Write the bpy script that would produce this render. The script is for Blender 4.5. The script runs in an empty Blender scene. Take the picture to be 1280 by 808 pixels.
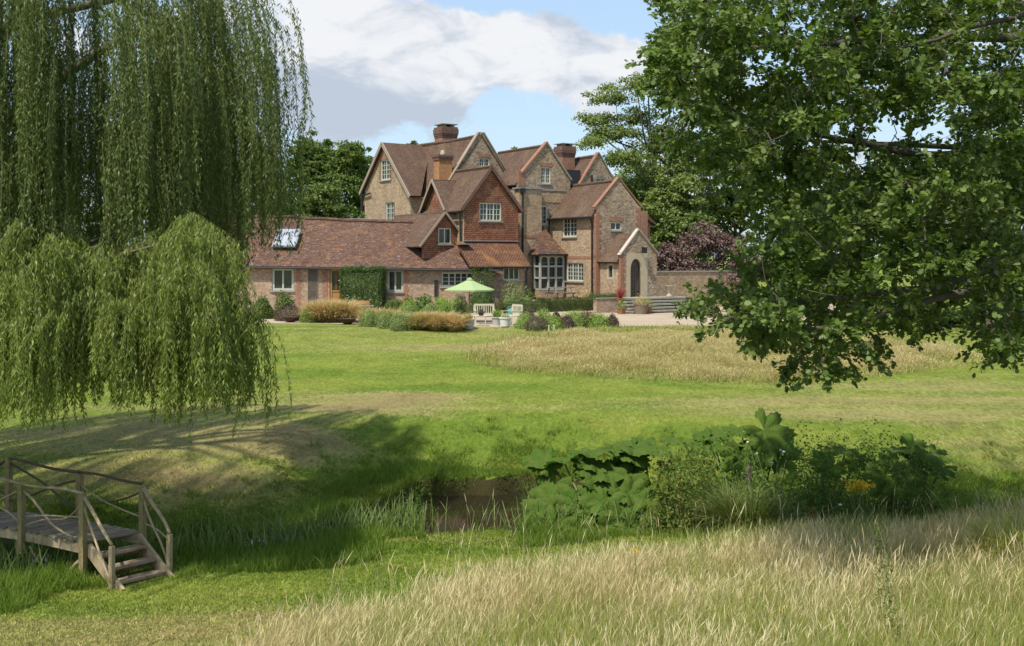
import bpy, math
import numpy as np
from mathutils import Vector, Matrix
from mathutils.geometry import tessellate_polygon

# ------------------------------------------------------------------ camera, world, sun, exposure
S = bpy.context.scene
COL = S.collection
FPX, UH, VH = 1422.0, 640.0, 320.0            # focal length and horizon in pixels of the 1280 px photograph
cam = bpy.data.cameras.new("camera"); camo = bpy.data.objects.new("camera", cam); COL.objects.link(camo)
camo.location = (0, 0, 0); camo.rotation_euler = (math.radians(90), 0, 0)
cam.sensor_width = 36; cam.sensor_fit = 'HORIZONTAL'; cam.lens = FPX / 1280 * 36
cam.shift_y = -(404 - VH) / 1280
cam.clip_start = 0.1; cam.clip_end = 6000
S.camera = camo
SUN_EL = math.radians(60)
SUN_DIR = Vector((-0.60, -0.80, 0)).normalized() * math.cos(SUN_EL) + Vector((0, 0, math.sin(SUN_EL)))   # towards the sun
sun = bpy.data.lights.new("sun", 'SUN'); sun.energy = 3.2; sun.angle = math.radians(1.2); sun.color = (1, 0.94, 0.84)
suno = bpy.data.objects.new("sun", sun); COL.objects.link(suno)
suno.rotation_euler = SUN_DIR.to_track_quat('Z', 'Y').to_euler()
S.view_settings.view_transform = 'Standard'; S.view_settings.look = 'None'
S.view_settings.exposure = 0.86; S.view_settings.gamma = 1; S.view_settings.use_curve_mapping = False
S.cycles.use_denoising = True
S.cycles.max_bounces = 6; S.cycles.transparent_max_bounces = 8; S.cycles.transmission_bounces = 4
S.cycles.diffuse_bounces = 4; S.cycles.glossy_bounces = 2

W_ = bpy.data.worlds.new("World"); S.world = W_; W_.use_nodes = True
nt = W_.node_tree; nt.nodes.clear()
def nd(nt, t, **kw):
    n = nt.nodes.new(t)
    for k, v in kw.items():
        if k.startswith('i_'):
            k = k[2:]; n.inputs[int(k) if k.isdigit() else k].default_value = v
        else: setattr(n, k, v)
    return n
def lk(nt, a, b): nt.links.new(a, b)
def mth(nt, op, a, b=None, clamp=False):
    n = nd(nt, 'ShaderNodeMath', operation=op, use_clamp=clamp)
    for i, x in enumerate((a, b)):
        if x is None: continue
        if isinstance(x, (int, float)): n.inputs[i].default_value = x
        else: lk(nt, x, n.inputs[i])
    return n.outputs[0]
def mix(nt, f, a, b, mode='MIX'):
    n = nd(nt, 'ShaderNodeMixRGB', blend_type=mode)
    for i, x in enumerate((f, a, b)):
        if isinstance(x, (int, float)): n.inputs[i].default_value = x
        elif isinstance(x, tuple): n.inputs[i].default_value = (*x[:3], 1)
        else: lk(nt, x, n.inputs[i])
    return n.outputs[0]
def smooth(nt, x, a, b):
    n = nd(nt, 'ShaderNodeMapRange', interpolation_type='SMOOTHSTEP')
    n.inputs[1].default_value = a; n.inputs[2].default_value = b
    lk(nt, x, n.inputs[0]); return n.outputs[0]
def noise(nt, vec, scale, detail=4, rough=0.55, dist=0.0):
    n = nd(nt, 'ShaderNodeTexNoise'); n.inputs['Scale'].default_value = scale
    n.inputs['Detail'].default_value = detail; n.inputs['Roughness'].default_value = rough
    n.inputs['Distortion'].default_value = dist
    if vec is not None: lk(nt, vec, n.inputs['Vector'])
    return n.outputs[0]
def vscale(nt, vec, s):
    n = nd(nt, 'ShaderNodeMapping'); n.inputs['Scale'].default_value = s
    lk(nt, vec, n.inputs['Vector']); return n.outputs[0]

sky = nd(nt, 'ShaderNodeTexSky', sky_type='NISHITA', sun_disc=False, sun_elevation=SUN_EL,
         sun_rotation=math.atan2(SUN_DIR.x, SUN_DIR.y), air_density=1.1, dust_density=1.2, ozone_density=1.0)
tc = nd(nt, 'ShaderNodeTexCoord')
D = tc.outputs['Generated']
def skyblob(u, v, su, sv):                     # soft bump round the direction seen at (u, v): clouds far away
    d = Vector(((u - UH) / FPX, 1, (VH - v) / FPX)).normalized()
    sub = nd(nt, 'ShaderNodeVectorMath', operation='SUBTRACT'); lk(nt, D, sub.inputs[0]); sub.inputs[1].default_value = d
    sc = nd(nt, 'ShaderNodeVectorMath', operation='MULTIPLY'); lk(nt, sub.outputs[0], sc.inputs[0])
    sc.inputs[1].default_value = (FPX / su, 1.2, FPX / sv)
    ln = nd(nt, 'ShaderNodeVectorMath', operation='DOT_PRODUCT'); lk(nt, sc.outputs[0], ln.inputs[0]); lk(nt, sc.outputs[0], ln.inputs[1])
    return mth(nt, 'EXPONENT', mth(nt, 'MULTIPLY', ln.outputs['Value'], -1.0))
cv = vscale(nt, D, (1.0, 1.0, 2.1))
n1 = noise(nt, cv, 5.5, 8, 0.6, 0.25)
n2 = noise(nt, vscale(nt, D, (1, 1, 1.3)), 19, 10, 0.6, 0.35)
dens = mth(nt, 'ADD', mth(nt, 'MULTIPLY', n1, 0.5), mth(nt, 'MULTIPLY', n2, 1.08))
for (u, v, su, sv, k) in ((470, 55, 170, 75, .42), (640, 60, 150, 50, .36), (770, 75, 90, 45, .32), (450, 125, 150, 55, .27),
                          (560, 4, 80, 18, -.3), (800, 22, 75, 34, -.42), (650, 140, 80, 40, -.16), (700, 0, 90, 12, -.15)):
    dens = mth(nt, 'ADD', dens, mth(nt, 'MULTIPLY', skyblob(u, v, su, sv), k))
cmask = smooth(nt, dens, 0.80, 1.0)
shade = mth(nt, 'ADD', mth(nt, 'MULTIPLY', skyblob(440, 135, 150, 55), 0.95), mth(nt, 'SUBTRACT', mth(nt, 'MULTIPLY', noise(nt, cv, 14, 10, 0.6, .4), 2.5), mth(nt, 'MULTIPLY', dens, .55)))
ccol = mix(nt, smooth(nt, shade, 0.42, 1.2), (3.35, 3.38, 3.45), (1.95, 2.2, 2.6))
skyc = mix(nt, 0.68, sky.outputs[0], (1.55, 2.15, 2.9))
out = mix(nt, mth(nt, 'MULTIPLY', cmask, 0.95), skyc, ccol)
bg = nd(nt, 'ShaderNodeBackground'); bg.inputs['Strength'].default_value = 0.15
lk(nt, out, bg.inputs['Color'])
wo = nd(nt, 'ShaderNodeOutputWorld'); lk(nt, bg.outputs[0], wo.inputs['Surface'])

# ------------------------------------------------------------------ materials
def newmat(name):
    m = bpy.data.materials.new(name); m.use_nodes = True
    b = m.node_tree.nodes['Principled BSDF']; return m, m.node_tree, b
def ramp(nt, fac, stops):
    r = nd(nt, 'ShaderNodeValToRGB'); e = r.color_ramp.elements
    while len(e) > 1: e.remove(e[-1])
    e[0].position, e[0].color = stops[0][0], (*stops[0][1], 1)
    for p, c in stops[1:]:
        x = e.new(p); x.color = (*c, 1)
    lk(nt, fac, r.inputs[0]); return r.outputs[0]
def bump(nt, b, h, strength=0.4, dist=0.02):
    n = nd(nt, 'ShaderNodeBump'); n.inputs['Strength'].default_value = strength; n.inputs['Distance'].default_value = dist
    lk(nt, h, n.inputs['Height']); lk(nt, n.outputs[0], b.inputs['Normal'])
def objco(nt): return nd(nt, 'ShaderNodeTexCoord').outputs['Object']
def uvco(nt): return nd(nt, 'ShaderNodeTexCoord').outputs['UV']
def worldpos(nt): return nd(nt, 'ShaderNodeNewGeometry').outputs['Position']
def plain(name, c, rough=0.6, var=0.25, scale=6, metal=0, spec=0.4):
    m, t, b = newmat(name)
    n = noise(t, worldpos(t), scale, 5, 0.6)
    lk(t, mix(t, n, tuple(x * (1 - var) for x in c), tuple(min(1, x * (1 + var)) for x in c)), b.inputs['Base Color'])
    b.inputs['Roughness'].default_value = rough; b.inputs['Metallic'].default_value = metal
    b.inputs['Specular IOR Level'].default_value = spec
    bump(t, b, n, 0.25, 0.01); return m
def foliage(name, stops, trans=0.3, rough=0.55, spec=0.2, tcol=None, patch=None, pscale=0.5):
    m, t, b = newmat(name)
    g = nd(t, 'ShaderNodeNewGeometry')
    c = ramp(t, g.outputs['Random Per Island'], stops)
    if patch:                                   # leaf colour differs in broad patches from shoot to shoot
        c = mix(t, smooth(t, noise(t, g.outputs['Position'], pscale, 3), 0.4, 0.65), c, mix(t, 0.6, c, patch))
    lk(t, c, b.inputs['Base Color']); b.inputs['Roughness'].default_value = rough
    b.inputs['Specular IOR Level'].default_value = spec
    tr = nd(t, 'ShaderNodeBsdfTranslucent')
    lk(t, mix(t, 1.0, c, tcol or (1.25, 1.3, 0.6), 'MULTIPLY'), tr.inputs[0])
    ms = nd(t, 'ShaderNodeMixShader'); ms.inputs[0].default_value = trans
    lk(t, b.outputs[0], ms.inputs[1]); lk(t, tr.outputs[0], ms.inputs[2])
    lk(t, ms.outputs[0], t.nodes['Material Output'].inputs['Surface']); return m
def masonry(name, c1, c2, mortar, bw=0.225, bh=0.075, blot=None, blotk=0.6, flint=None, ms=0.012, bscale=1.2, offs=0.5, bstr=0.5, rough=0.85):
    m, t, b = newmat(name)
    uv = uvco(t)
    w = nd(t, 'ShaderNodeVectorMath', operation='ADD'); lk(t, uv, w.inputs[0])
    wn = nd(t, 'ShaderNodeTexNoise'); wn.inputs['Scale'].default_value = 3; lk(t, uv, wn.inputs['Vector'])
    ws = nd(t, 'ShaderNodeVectorMath', operation='SCALE'); ws.inputs['Scale'].default_value = 0.035
    lk(t, wn.outputs['Color'], ws.inputs[0]); lk(t, ws.outputs[0], w.inputs[1])
    br = nd(t, 'ShaderNodeTexBrick', offset=offs); lk(t, w.outputs[0], br.inputs['Vector'])
    br.inputs['Scale'].default_value = 1; br.inputs['Brick Width'].default_value = bw; br.inputs['Row Height'].default_value = bh
    br.inputs['Mortar Size'].default_value = ms; br.inputs['Bias'].default_value = 0.0; br.inputs['Mortar Smooth'].default_value = 0.3
    br.inputs['Color1'].default_value = (*c1, 1); br.inputs['Color2'].default_value = (*c2, 1); br.inputs['Mortar'].default_value = (*mortar, 1)
    c = br.outputs['Color']
    vor = nd(t, 'ShaderNodeTexVoronoi'); vor.inputs['Scale'].default_value = 6.5; lk(t, vscale(t, w.outputs[0], (1, 1.9, 1)), vor.inputs['Vector'])
    if flint:
        fl = ramp(t, nd_sep(t, vor.outputs['Color']), [(0, flint[0]), (0.45, flint[1]), (0.8, flint[2]), (1, flint[3])])
        c = mix(t, flint[4], c, fl)
    if blot:
        c = mix(t, mth(t, 'MULTIPLY', smooth(t, noise(t, uv, bscale, 6, 0.65), 0.48, 0.68), blotk), c, blot)
    hs = nd(t, 'ShaderNodeHueSaturation'); lk(t, c, hs.inputs['Color'])
    lk(t, mth(t, 'ADD', mth(t, 'ADD', mth(t, 'MULTIPLY', noise(t, uv, 7, 5, .75), 1.5), mth(t, 'MULTIPLY', noise(t, vscale(t, uv, (1.6, .5, 1)), .9, 4, .6), .8)), -.13), hs.inputs['Value'])
    lk(t, hs.outputs[0], b.inputs['Base Color']); b.inputs['Roughness'].default_value = rough
    b.inputs['Specular IOR Level'].default_value = 0.2
    bump(t, b, mth(t, 'ADD', mth(t, 'MULTIPLY', br.outputs['Fac'], -1), mth(t, 'MULTIPLY', noise(t, uv, 14, 3), 1.0)), bstr, 0.03)
    return m
def nd_sep(t, c):
    s = nd(t, 'ShaderNodeSeparateColor'); lk(t, c, s.inputs[0]); return s.outputs[0]

M = {}
M['roof'] = masonry('clay_roof_tiles', (.12, .075, .05), (.175, .103, .065), (.05, .035, .028), .17, .105, (.17, .13, .085), .45, ms=.016, bscale=.7, bstr=.9)
M['roof_wing'] = masonry('old_wing_roof_tiles', (.10, .064, .045), (.155, .094, .062), (.04, .022, .02), .19, .12, (.30, .15, .06), .45, ms=.02, bscale=.45, bstr=1.0,
                         flint=((.09, .045, .04), (.17, .075, .05), (.19, .10, .065), (.40, .34, .29), .3))
M['roof_moss'] = masonry('lichen_roof_tiles', (.16, .075, .045), (.24, .115, .06), (.04, .025, .02), .19, .12, (.34, .17, .05), .6, ms=.02, bscale=.5, bstr=1.0)
M['brick_warm'] = masonry('warm_stone_brick', (.38, .245, .145), (.29, .20, .135), (.33, .27, .2), .23, .085, (.36, .31, .22), .5,
                          flint=((.17, .135, .095), (.36, .26, .15), (.48, .38, .25), (.36, .21, .11), .5))
M['flint'] = masonry('grey_flint_wall', (.34, .235, .15), (.25, .185, .13), (.32, .26, .19), .25, .10, (.38, .22, .12), .5,
                     flint=((.10, .085, .07), (.30, .225, .15), (.42, .34, .24), (.46, .39, .30), .55))
M['brick_wing'] = masonry('wing_brick', (.33, .22, .14), (.26, .19, .135), (.32, .27, .2), .22, .08, (.36, .19, .12), .45,
                          flint=((.15, .12, .095), (.34, .25, .17), (.46, .37, .27), (.33, .18, .11), .5))
M['brick_red'] = masonry('red_brick', (.32, .14, .085), (.25, .11, .07), (.30, .2, .14), .22, .075, (.25, .17, .12), .4)
M['brick_dark'] = masonry('sooty_brick', (.17, .085, .06), (.12, .07, .055), (.16, .11, .09), .22, .075, (.10, .08, .07), .5)
M['brick_orange'] = masonry('orange_brick', (.42, .185, .07), (.34, .15, .06), (.3, .2, .12), .22, .075, (.3, .2, .13), .4)
M['tile_hung'] = masonry('hung_clay_tiles', (.37, .145, .078), (.20, .085, .055), (.10, .055, .04), .19, .115, (.40, .21, .11), .55, ms=.02, bscale=1.4, bstr=1.0)
M['stone'] = plain('dressed_limestone', (.42, .35, .24), .8, .2, 3)
M['stone_grey'] = plain('weathered_stone', (.27, .25, .20), .9, .4, 4)
M['pale_coping'] = plain('pale_coping_stone', (.44, .40, .33), .8, .2, 5)
M['lead'] = plain('lead_sheet', (.22, .23, .25), .45, .15, 3)
M['iron'] = plain('black_painted_iron', (.02, .02, .022), .45, .2, 4)
M['frame'] = plain('pale_green_paint', (.55, .57, .47), .5, .06, 4)
M['frame_grey'] = plain('grey_green_paint', (.40, .43, .37), .55, .06, 4)
M['oak_wood'] = plain('oiled_oak', (.33, .17, .055), .5, .25, 5)
M['door_dark'] = plain('old_door_boards', (.085, .068, .055), .6, .3, 8)
M['barge'] = plain('pale_bargeboard', (.30, .235, .175), .7, .15, 4)
M['white'] = plain('white_paint', (.72, .70, .64), .6, .08, 5)
def glassmat():
    m, t, b = newmat('window_glass')
    lk(t, mix(t, noise(t, worldpos(t), 2.2, 2), (.012, .014, .016), (.075, .08, .08)), b.inputs['Base Color'])
    b.inputs['Roughness'].default_value = 0.06; b.inputs['Specular IOR Level'].default_value = 0.6
    bump(t, b, noise(t, worldpos(t), 3.0, 2), 0.15, 0.02); return m
M['glass'] = glassmat()
def woodmat(name, c1, c2, moss=None, mk=.5):
    m, t, b = newmat(name)
    p = worldpos(t)
    n = noise(t, vscale(t, p, (9, 9, 9)), 2.0, 6, .7)
    c = mix(t, n, c1, c2)
    g = nd(t, 'ShaderNodeNewGeometry')
    hs = nd(t, 'ShaderNodeHueSaturation'); lk(t, c, hs.inputs['Color'])
    lk(t, mth(t, 'ADD', mth(t, 'MULTIPLY', g.outputs['Random Per Island'], .5), .75), hs.inputs['Value'])
    c = hs.outputs[0]
    if moss: c = mix(t, mth(t, 'MULTIPLY', smooth(t, noise(t, p, 5, 4), .5, .65), mk), c, moss)
    lk(t, c, b.inputs['Base Color']); b.inputs['Roughness'].default_value = .85; b.inputs['Specular IOR Level'].default_value = .2
    bump(t, b, n, .5, .01); return m
M['deck'] = woodmat('weathered_deck_boards', (.13, .10, .07), (.38, .315, .23), (.16, .13, .05), .5)
M['post'] = woodmat('green_tinged_timber', (.14, .105, .045), (.36, .29, .15), (.16, .16, .05), .5)
M['pole'] = woodmat('bleached_pole', (.20, .145, .08), (.52, .41, .26), (.2, .17, .06), .5)
M['darkpole'] = woodmat('dark_pole', (.07, .05, .03), (.15, .11, .07))
M['stair'] = woodmat('mossy_tread', (.20, .14, .08), (.34, .28, .20), (.16, .10, .03), .6)
M['teak'] = woodmat('silvered_teak', (.42, .38, .28), (.56, .52, .40))
M['bench'] = woodmat('old_grey_bench', (.17, .14, .11), (.28, .24, .19))
M['bark'] = woodmat('bark', (.06, .048, .035), (.14, .115, .085), (.13, .14, .09), .4)
M['bark_pale'] = woodmat('lichened_bark', (.05, .042, .03), (.12, .105, .08), (.12, .12, .09), .4)
M['terracotta'] = plain('terracotta', (.28, .12, .06), .8, .25, 8)
M['greypot'] = plain('grey_planter', (.42, .42, .40), .7, .12, 5)
M['whitepot'] = plain('white_planter', (.66, .65, .61), .6, .08, 5)
M['rust'] = plain('rusted_steel', (.07, .04, .03), .8, .4, 8)
M['barrel'] = plain('barrel_staves', (.20, .15, .10), .8, .3, 9)
M['teal'] = plain('teal_plastic', (.08, .33, .28), .45, .1, 5)
M['canopy'] = plain('lime_canvas', (.29, .375, .17), .8, .07, 3)
M['soil'] = plain('dark_soil', (.045, .032, .022), .95, .4, 7)
G_ = lambda *a: [(i / (len(a) - 1), c) for i, c in enumerate(a)]
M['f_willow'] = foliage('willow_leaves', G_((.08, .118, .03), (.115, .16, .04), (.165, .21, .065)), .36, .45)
M['f_willow_lit'] = foliage('willow_sunlit_leaves', G_((.13, .19, .03), (.20, .26, .05), (.30, .35, .11)), .38, .42)  # same willow leaves, sunlight on the lower mound put into a lighter colour
M['f_oak'] = foliage('oak_leaves', G_((.06, .11, .016), (.10, .16, .028), (.17, .235, .058)), .32, .5, .25, patch=(.15, .19, .06), pscale=.8)
M['f_dark'] = foliage('dark_leaves', G_((.075, .115, .022), (.11, .155, .034), (.16, .205, .052)), .25, .5)
M['f_mid'] = foliage('mid_leaves', G_((.075, .115, .02), (.11, .16, .03), (.155, .205, .05)), .28, .5)
M['f_rob'] = foliage('feathery_leaves', G_((.12, .17, .04), (.165, .215, .055), (.22, .265, .085)), .32, .5)
M['f_conifer'] = foliage('conifer_needles', G_((.025, .05, .018), (.04, .075, .022), (.06, .1, .03)), .15, .6)
M['f_smoke'] = foliage('smoke_bush_leaves', G_((.09, .05, .045), (.17, .11, .095), (.26, .19, .165)), .22, .7, .2, (1.1, 1, .9))
M['f_ball'] = foliage('bright_shrub_leaves', G_((.16, .25, .04), (.23, .33, .06), (.31, .42, .10)), .25, .5)
M['f_sage'] = foliage('grey_green_shrub_leaves', G_((.16, .22, .065), (.22, .285, .09), (.30, .36, .14)), .25, .6)
M['f_purple'] = foliage('purple_shrub_leaves', G_((.08, .055, .045), (.13, .085, .07), (.18, .125, .095)), .2, .6, .2, (1.1, 1, .9))
M['f_hedge'] = foliage('clipped_hedge_leaves', G_((.035, .075, .014), (.055, .105, .018), (.10, .165, .035)), .25, .4, .45)
M['f_box'] = foliage('low_hedge_leaves', G_((.05, .07, .022), (.08, .105, .032), (.12, .14, .05)), .2, .6)
M['f_bog'] = foliage('waterside_leaves', G_((.06, .12, .018), (.09, .165, .028), (.14, .22, .045)), .3, .45)
M['f_bogy'] = foliage('yellowing_leaves', G_((.085, .135, .02), (.125, .17, .028), (.19, .18, .045)), .3, .5)
M['f_gunnera'] = foliage('gunnera_leaf', G_((.045, .092, .014), (.068, .128, .019), (.10, .168, .032)), .25, .65, .06, patch=(.12, .15, .035), pscale=4)
def veiny(m):
    t = m.node_tree; b = t.nodes['Principled BSDF']; p = worldpos(t)
    v = nd(t, 'ShaderNodeTexVoronoi', feature='DISTANCE_TO_EDGE'); v.inputs['Scale'].default_value = 11; lk(t, p, v.inputs['Vector'])
    bump(t, b, mth(t, 'ADD', smooth(t, v.outputs[0], 0, .25), noise(t, p, 16, 3)), .45, .02)
veiny(M['f_gunnera'])
M['f_gunnera'].node_tree.nodes['Principled BSDF'].inputs['Roughness'].default_value = .7
M['gstalk'] = plain('gunnera_stalk', (.16, .19, .06), .6, .2, 8)
M['f_iris'] = foliage('sword_leaves', G_((.10, .16, .035), (.15, .21, .055), (.24, .29, .10)), .3, .4)
M['f_bank'] = foliage('lush_bank_grass', G_((.10, .17, .018), (.145, .22, .028), (.20, .28, .05)), .38, .5)
M['f_tuss'] = foliage('tussock_blades', G_((.10, .16, .018), (.14, .205, .028), (.21, .26, .05)), .38, .6, .15, patch=(.17, .18, .04), pscale=.6)
M['f_sedge'] = foliage('sedge_blades', G_((.08, .13, .03), (.13, .17, .04), (.22, .24, .08)), .3, .5)
M['f_straw'] = foliage('straw_stems', G_((.54, .45, .23), (.68, .59, .34), (.80, .72, .48)), .4, .7, .15, (1.1, 1, .8), patch=(.56, .43, .23), pscale=.35)
M['f_hay'] = foliage('hay_grass', G_((.42, .36, .15), (.58, .50, .24), (.70, .62, .36)), .4, .7, .15, (1.1, 1, .8), patch=(.45, .41, .16), pscale=.25)
M['f_meadow'] = foliage('meadow_blades', G_((.20, .26, .05), (.29, .33, .075), (.46, .43, .16)), .35, .6, .2)
M['f_orna'] = foliage('bronze_grass', G_((.42, .30, .13), (.58, .44, .22), (.72, .58, .35)), .38, .7, .2, (1.1, 1, .8), patch=(.34, .36, .10), pscale=1.5)
M['f_red'] = foliage('red_leaves', G_((.25, .03, .03), (.38, .06, .05)), .25, .5, .3, (1.1, 1, .9))
M['fl_yellow'] = foliage('yellow_flowers', G_((.55, .36, .02), (.68, .48, .04)), .2, .7, .2, (1.1, 1, .8))
M['fl_white'] = foliage('white_flowers', G_((.6, .6, .52), (.7, .7, .62)), .2, .7, .2, (1, 1, 1))
M['fl_pink'] = foliage('mauve_flowers', G_((.28, .1, .25), (.4, .16, .32)), .2, .7, .2, (1, 1, 1))
M['f_dock'] = foliage('dock_seeds', G_((.16, .07, .035), (.24, .11, .05)), .2, .7, .2, (1, 1, 1))

# ------------------------------------------------------------------ object helpers
def tag(o, label=None, cat=None, group=None, kind=None):
    if label: o['label'] = label
    if cat: o['category'] = cat
    if group: o['group'] = group
    if kind: o['kind'] = kind
    return o
def empty(name, loc, label=None, cat=None, group=None):
    o = bpy.data.objects.new(name, None); COL.objects.link(o); o.location = loc; o.empty_display_size = .2
    return tag(o, label, cat, group)
def link(o, parent):
    COL.objects.link(o)
    if parent is not None:
        o.parent = parent
        o.matrix_parent_inverse = Matrix.Translation(-parent.location)      # meshes hold world coordinates
    return o
def mesh_np(name, V, F, mat, parent=None, smooth=False):
    V = np.asarray(V, np.float32); F = np.asarray(F, np.int32)
    me = bpy.data.meshes.new(name); k = F.shape[1]
    me.vertices.add(len(V)); me.vertices.foreach_set('co', V.ravel())
    me.loops.add(F.size); me.loops.foreach_set('vertex_index', F.ravel())
    me.polygons.add(len(F)); me.polygons.foreach_set('loop_start', np.arange(0, F.size, k, dtype=np.int32))
    if smooth: me.polygons.foreach_set('use_smooth', np.ones(len(F), bool))
    me.update(calc_edges=True); me.materials.append(mat)
    return link(bpy.data.objects.new(name, me), parent)
class MB:
    def __init__(s): s.v = []; s.f = []
    def poly(s, pts):
        n = len(s.v); s.v += [tuple(p) for p in pts]; s.f.append(tuple(range(n, n + len(pts)))); return s
    def box(s, c, size, R=None):
        c = Vector(c); ax = R or (Vector((1, 0, 0)), Vector((0, 1, 0)), Vector((0, 0, 1)))
        h = [a * (k / 2) for a, k in zip(ax, size)]; n = len(s.v)
        for i in (-1, 1):
            for j in (-1, 1):
                for k in (-1, 1): s.v.append(tuple(c + h[0] * i + h[1] * j + h[2] * k))
        for q in ((0, 1, 3, 2), (4, 6, 7, 5), (0, 4, 5, 1), (2, 3, 7, 6), (0, 2, 6, 4), (1, 5, 7, 3)): s.f.append(tuple(n + x for x in q))
        return s
    def bar(s, a, b, w, t, up=(0, 0, 1)):
        a = Vector(a); b = Vector(b); d = b - a; L = d.length; d.normalize()
        x = d.cross(Vector(up))
        if x.length < 1e-3: x = d.cross(Vector((0, 1, 0)))
        x.normalize(); y = x.cross(d)
        return s.box((a + b) / 2, (L, w, t), (d, x, y))
    def tube(s, pts, rad, n=8, cap=True):
        pts = [Vector(p) for p in pts]
        if isinstance(rad, (int, float)): rad = [rad] * len(pts)
        base = len(s.v); ref = None
        for i, p in enumerate(pts):
            d = (pts[min(i + 1, len(pts) - 1)] - pts[max(i - 1, 0)]).normalized()
            if ref is None: ref = d.orthogonal().normalized()
            ref = (ref - d * ref.dot(d)).normalized(); w = d.cross(ref)
            for k in range(n):
                a = 2 * math.pi * k / n; s.v.append(tuple(p + (ref * math.cos(a) + w * math.sin(a)) * rad[i]))
        for i in range(len(pts) - 1):
            for k in range(n):
                a = base + i * n + k; b = base + i * n + (k + 1) % n; s.f.append((a, b, b + n, a + n))
        if cap:
            s.f.append(tuple(base + k for k in range(n))[::-1]); e = base + (len(pts) - 1) * n; s.f.append(tuple(e + k for k in range(n)))
        return s
    def lathe(s, c, prof, n=20):
        c = Vector(c); base = len(s.v)
        for r, z in prof:
            for k in range(n):
                a = 2 * math.pi * k / n; s.v.append((c.x + r * math.cos(a), c.y + r * math.sin(a), c.z + z))
        for i in range(len(prof) - 1):
            for k in range(n):
                a = base + i * n + k; b = base + i * n + (k + 1) % n; s.f.append((a, b, b + n, a + n))
        return s
    def slab(s, pts, t):                       # polygon extruded down its normal
        pts = [Vector(p) for p in pts]; nrm = Vector((0, 0, 0))
        for i in range(len(pts)): nrm += pts[i].cross(pts[(i + 1) % len(pts)])
        nrm.normalize()
        if nrm.z < 0 or (abs(nrm.z) < 1e-4 and nrm.y > 0): nrm = -nrm; pts = pts[::-1]
        lo = [p - nrm * t for p in pts]; s.poly(pts); s.poly(lo[::-1])
        for i in range(len(pts)):
            j = (i + 1) % len(pts); s.poly([pts[i], lo[i], lo[j], pts[j]])
        return s
    def build(s, name, mat, parent=None, smooth=False):
        me = bpy.data.meshes.new(name); me.from_pydata(s.v, [], s.f); me.update()
        uvl = me.uv_layers.new(name='UVMap'); Z = Vector((0, 0, 1))
        for p in me.polygons:
            n = p.normal
            if abs(n.z) > .97: t = Vector((1, 0, 0))
            else: t = Z.cross(n).normalized()
            b = n.cross(t)
            for li in p.loop_indices:
                co = me.vertices[me.loops[li].vertex_index].co; uvl.data[li].uv = (co.dot(t), co.dot(b))
            p.use_smooth = smooth
        me.materials.append(mat)
        return link(bpy.data.objects.new(name, me), parent)
rng = np.random.default_rng(7)
def unit(a): return a / (np.linalg.norm(a, axis=-1, keepdims=True) + 1e-9)
def inst(T, F, P, A, B, C, s, sb=None):
    T = np.asarray(T, float); F = np.asarray(F); n = len(P); s = np.broadcast_to(np.asarray(s, float), (n,)); sb = s if sb is None else np.broadcast_to(np.asarray(sb, float), (n,))
    V = P[:, None, :] + (s[:, None] * T[None, :, 0])[..., None] * A[:, None, :] + (sb[:, None] * T[None, :, 1])[..., None] * B[:, None, :] + (s[:, None] * T[None, :, 2])[..., None] * C[:, None, :]
    FF = (np.arange(n)[:, None, None] * len(T) + F[None]).reshape(-1, F.shape[1])
    return V.reshape(-1, 3), FF
def cat_(parts):
    V = []; F = []; o = 0
    for v, f in parts: V.append(v); F.append(f + o); o += len(v)
    return np.concatenate(V), np.concatenate(F)
LEAF_T = [(0, 0, 0), (.45, .5, .10), (1, 0, -.05), (.45, -.5, .10)]; LEAF_F = [(0, 1, 2, 3)]
def rand_dirs(n, r=None): return unit((r or rng).normal(size=(n, 3)))
def leaves(P, nrm, size, r, wid=.55, T=LEAF_T, F=LEAF_F, spread=.7):
    n = len(P); C = unit(nrm + spread * r.normal(size=(n, 3))); A = unit(np.cross(C, r.normal(size=(n, 3)))); B = np.cross(C, A)
    s = size * r.uniform(.7, 1.25, n); return inst(T, F, P, A, B, C, s, s * wid)
BLADE_T = [(0, .5, 0), (0, -.5, 0), (.55, .4, .06), (.55, -.4, .06), (1, .08, .30), (1, -.08, .30)]; BLADE_F = [(0, 1, 3, 2), (2, 3, 5, 4)]
def blades(P, h, w, r, lean=.25, T=BLADE_T, F=BLADE_F, wind=(0, 0, 0)):
    n = len(P); A = unit(np.array([0, 0, 1.]) + lean * r.normal(size=(n, 3)) * np.array([1, 1, .2]) + np.array(wind)); hd = r.uniform(0, 2 * np.pi, n)
    H = np.stack([np.cos(hd), np.sin(hd), 0 * hd], -1); B = unit(np.cross(A, H)); C = np.cross(B, A)
    return inst(T, F, P, A, B, C, np.broadcast_to(h, (n,)), np.broadcast_to(w, (n,)))
STEM_T = [(0, .16, 0), (0, -.16, 0), (.6, .13, .04), (.6, -.13, .04), (.80, .12, .09), (.80, -.12, .09),
          (.78, .16, .085), (.78, -.16, .085), (.89, .6, .14), (.89, -.6, .14), (1.0, .12, .22), (1.0, -.12, .22)]
STEM_F = [(0, 1, 3, 2), (2, 3, 5, 4), (6, 7, 9, 8), (8, 9, 11, 10)]

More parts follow.
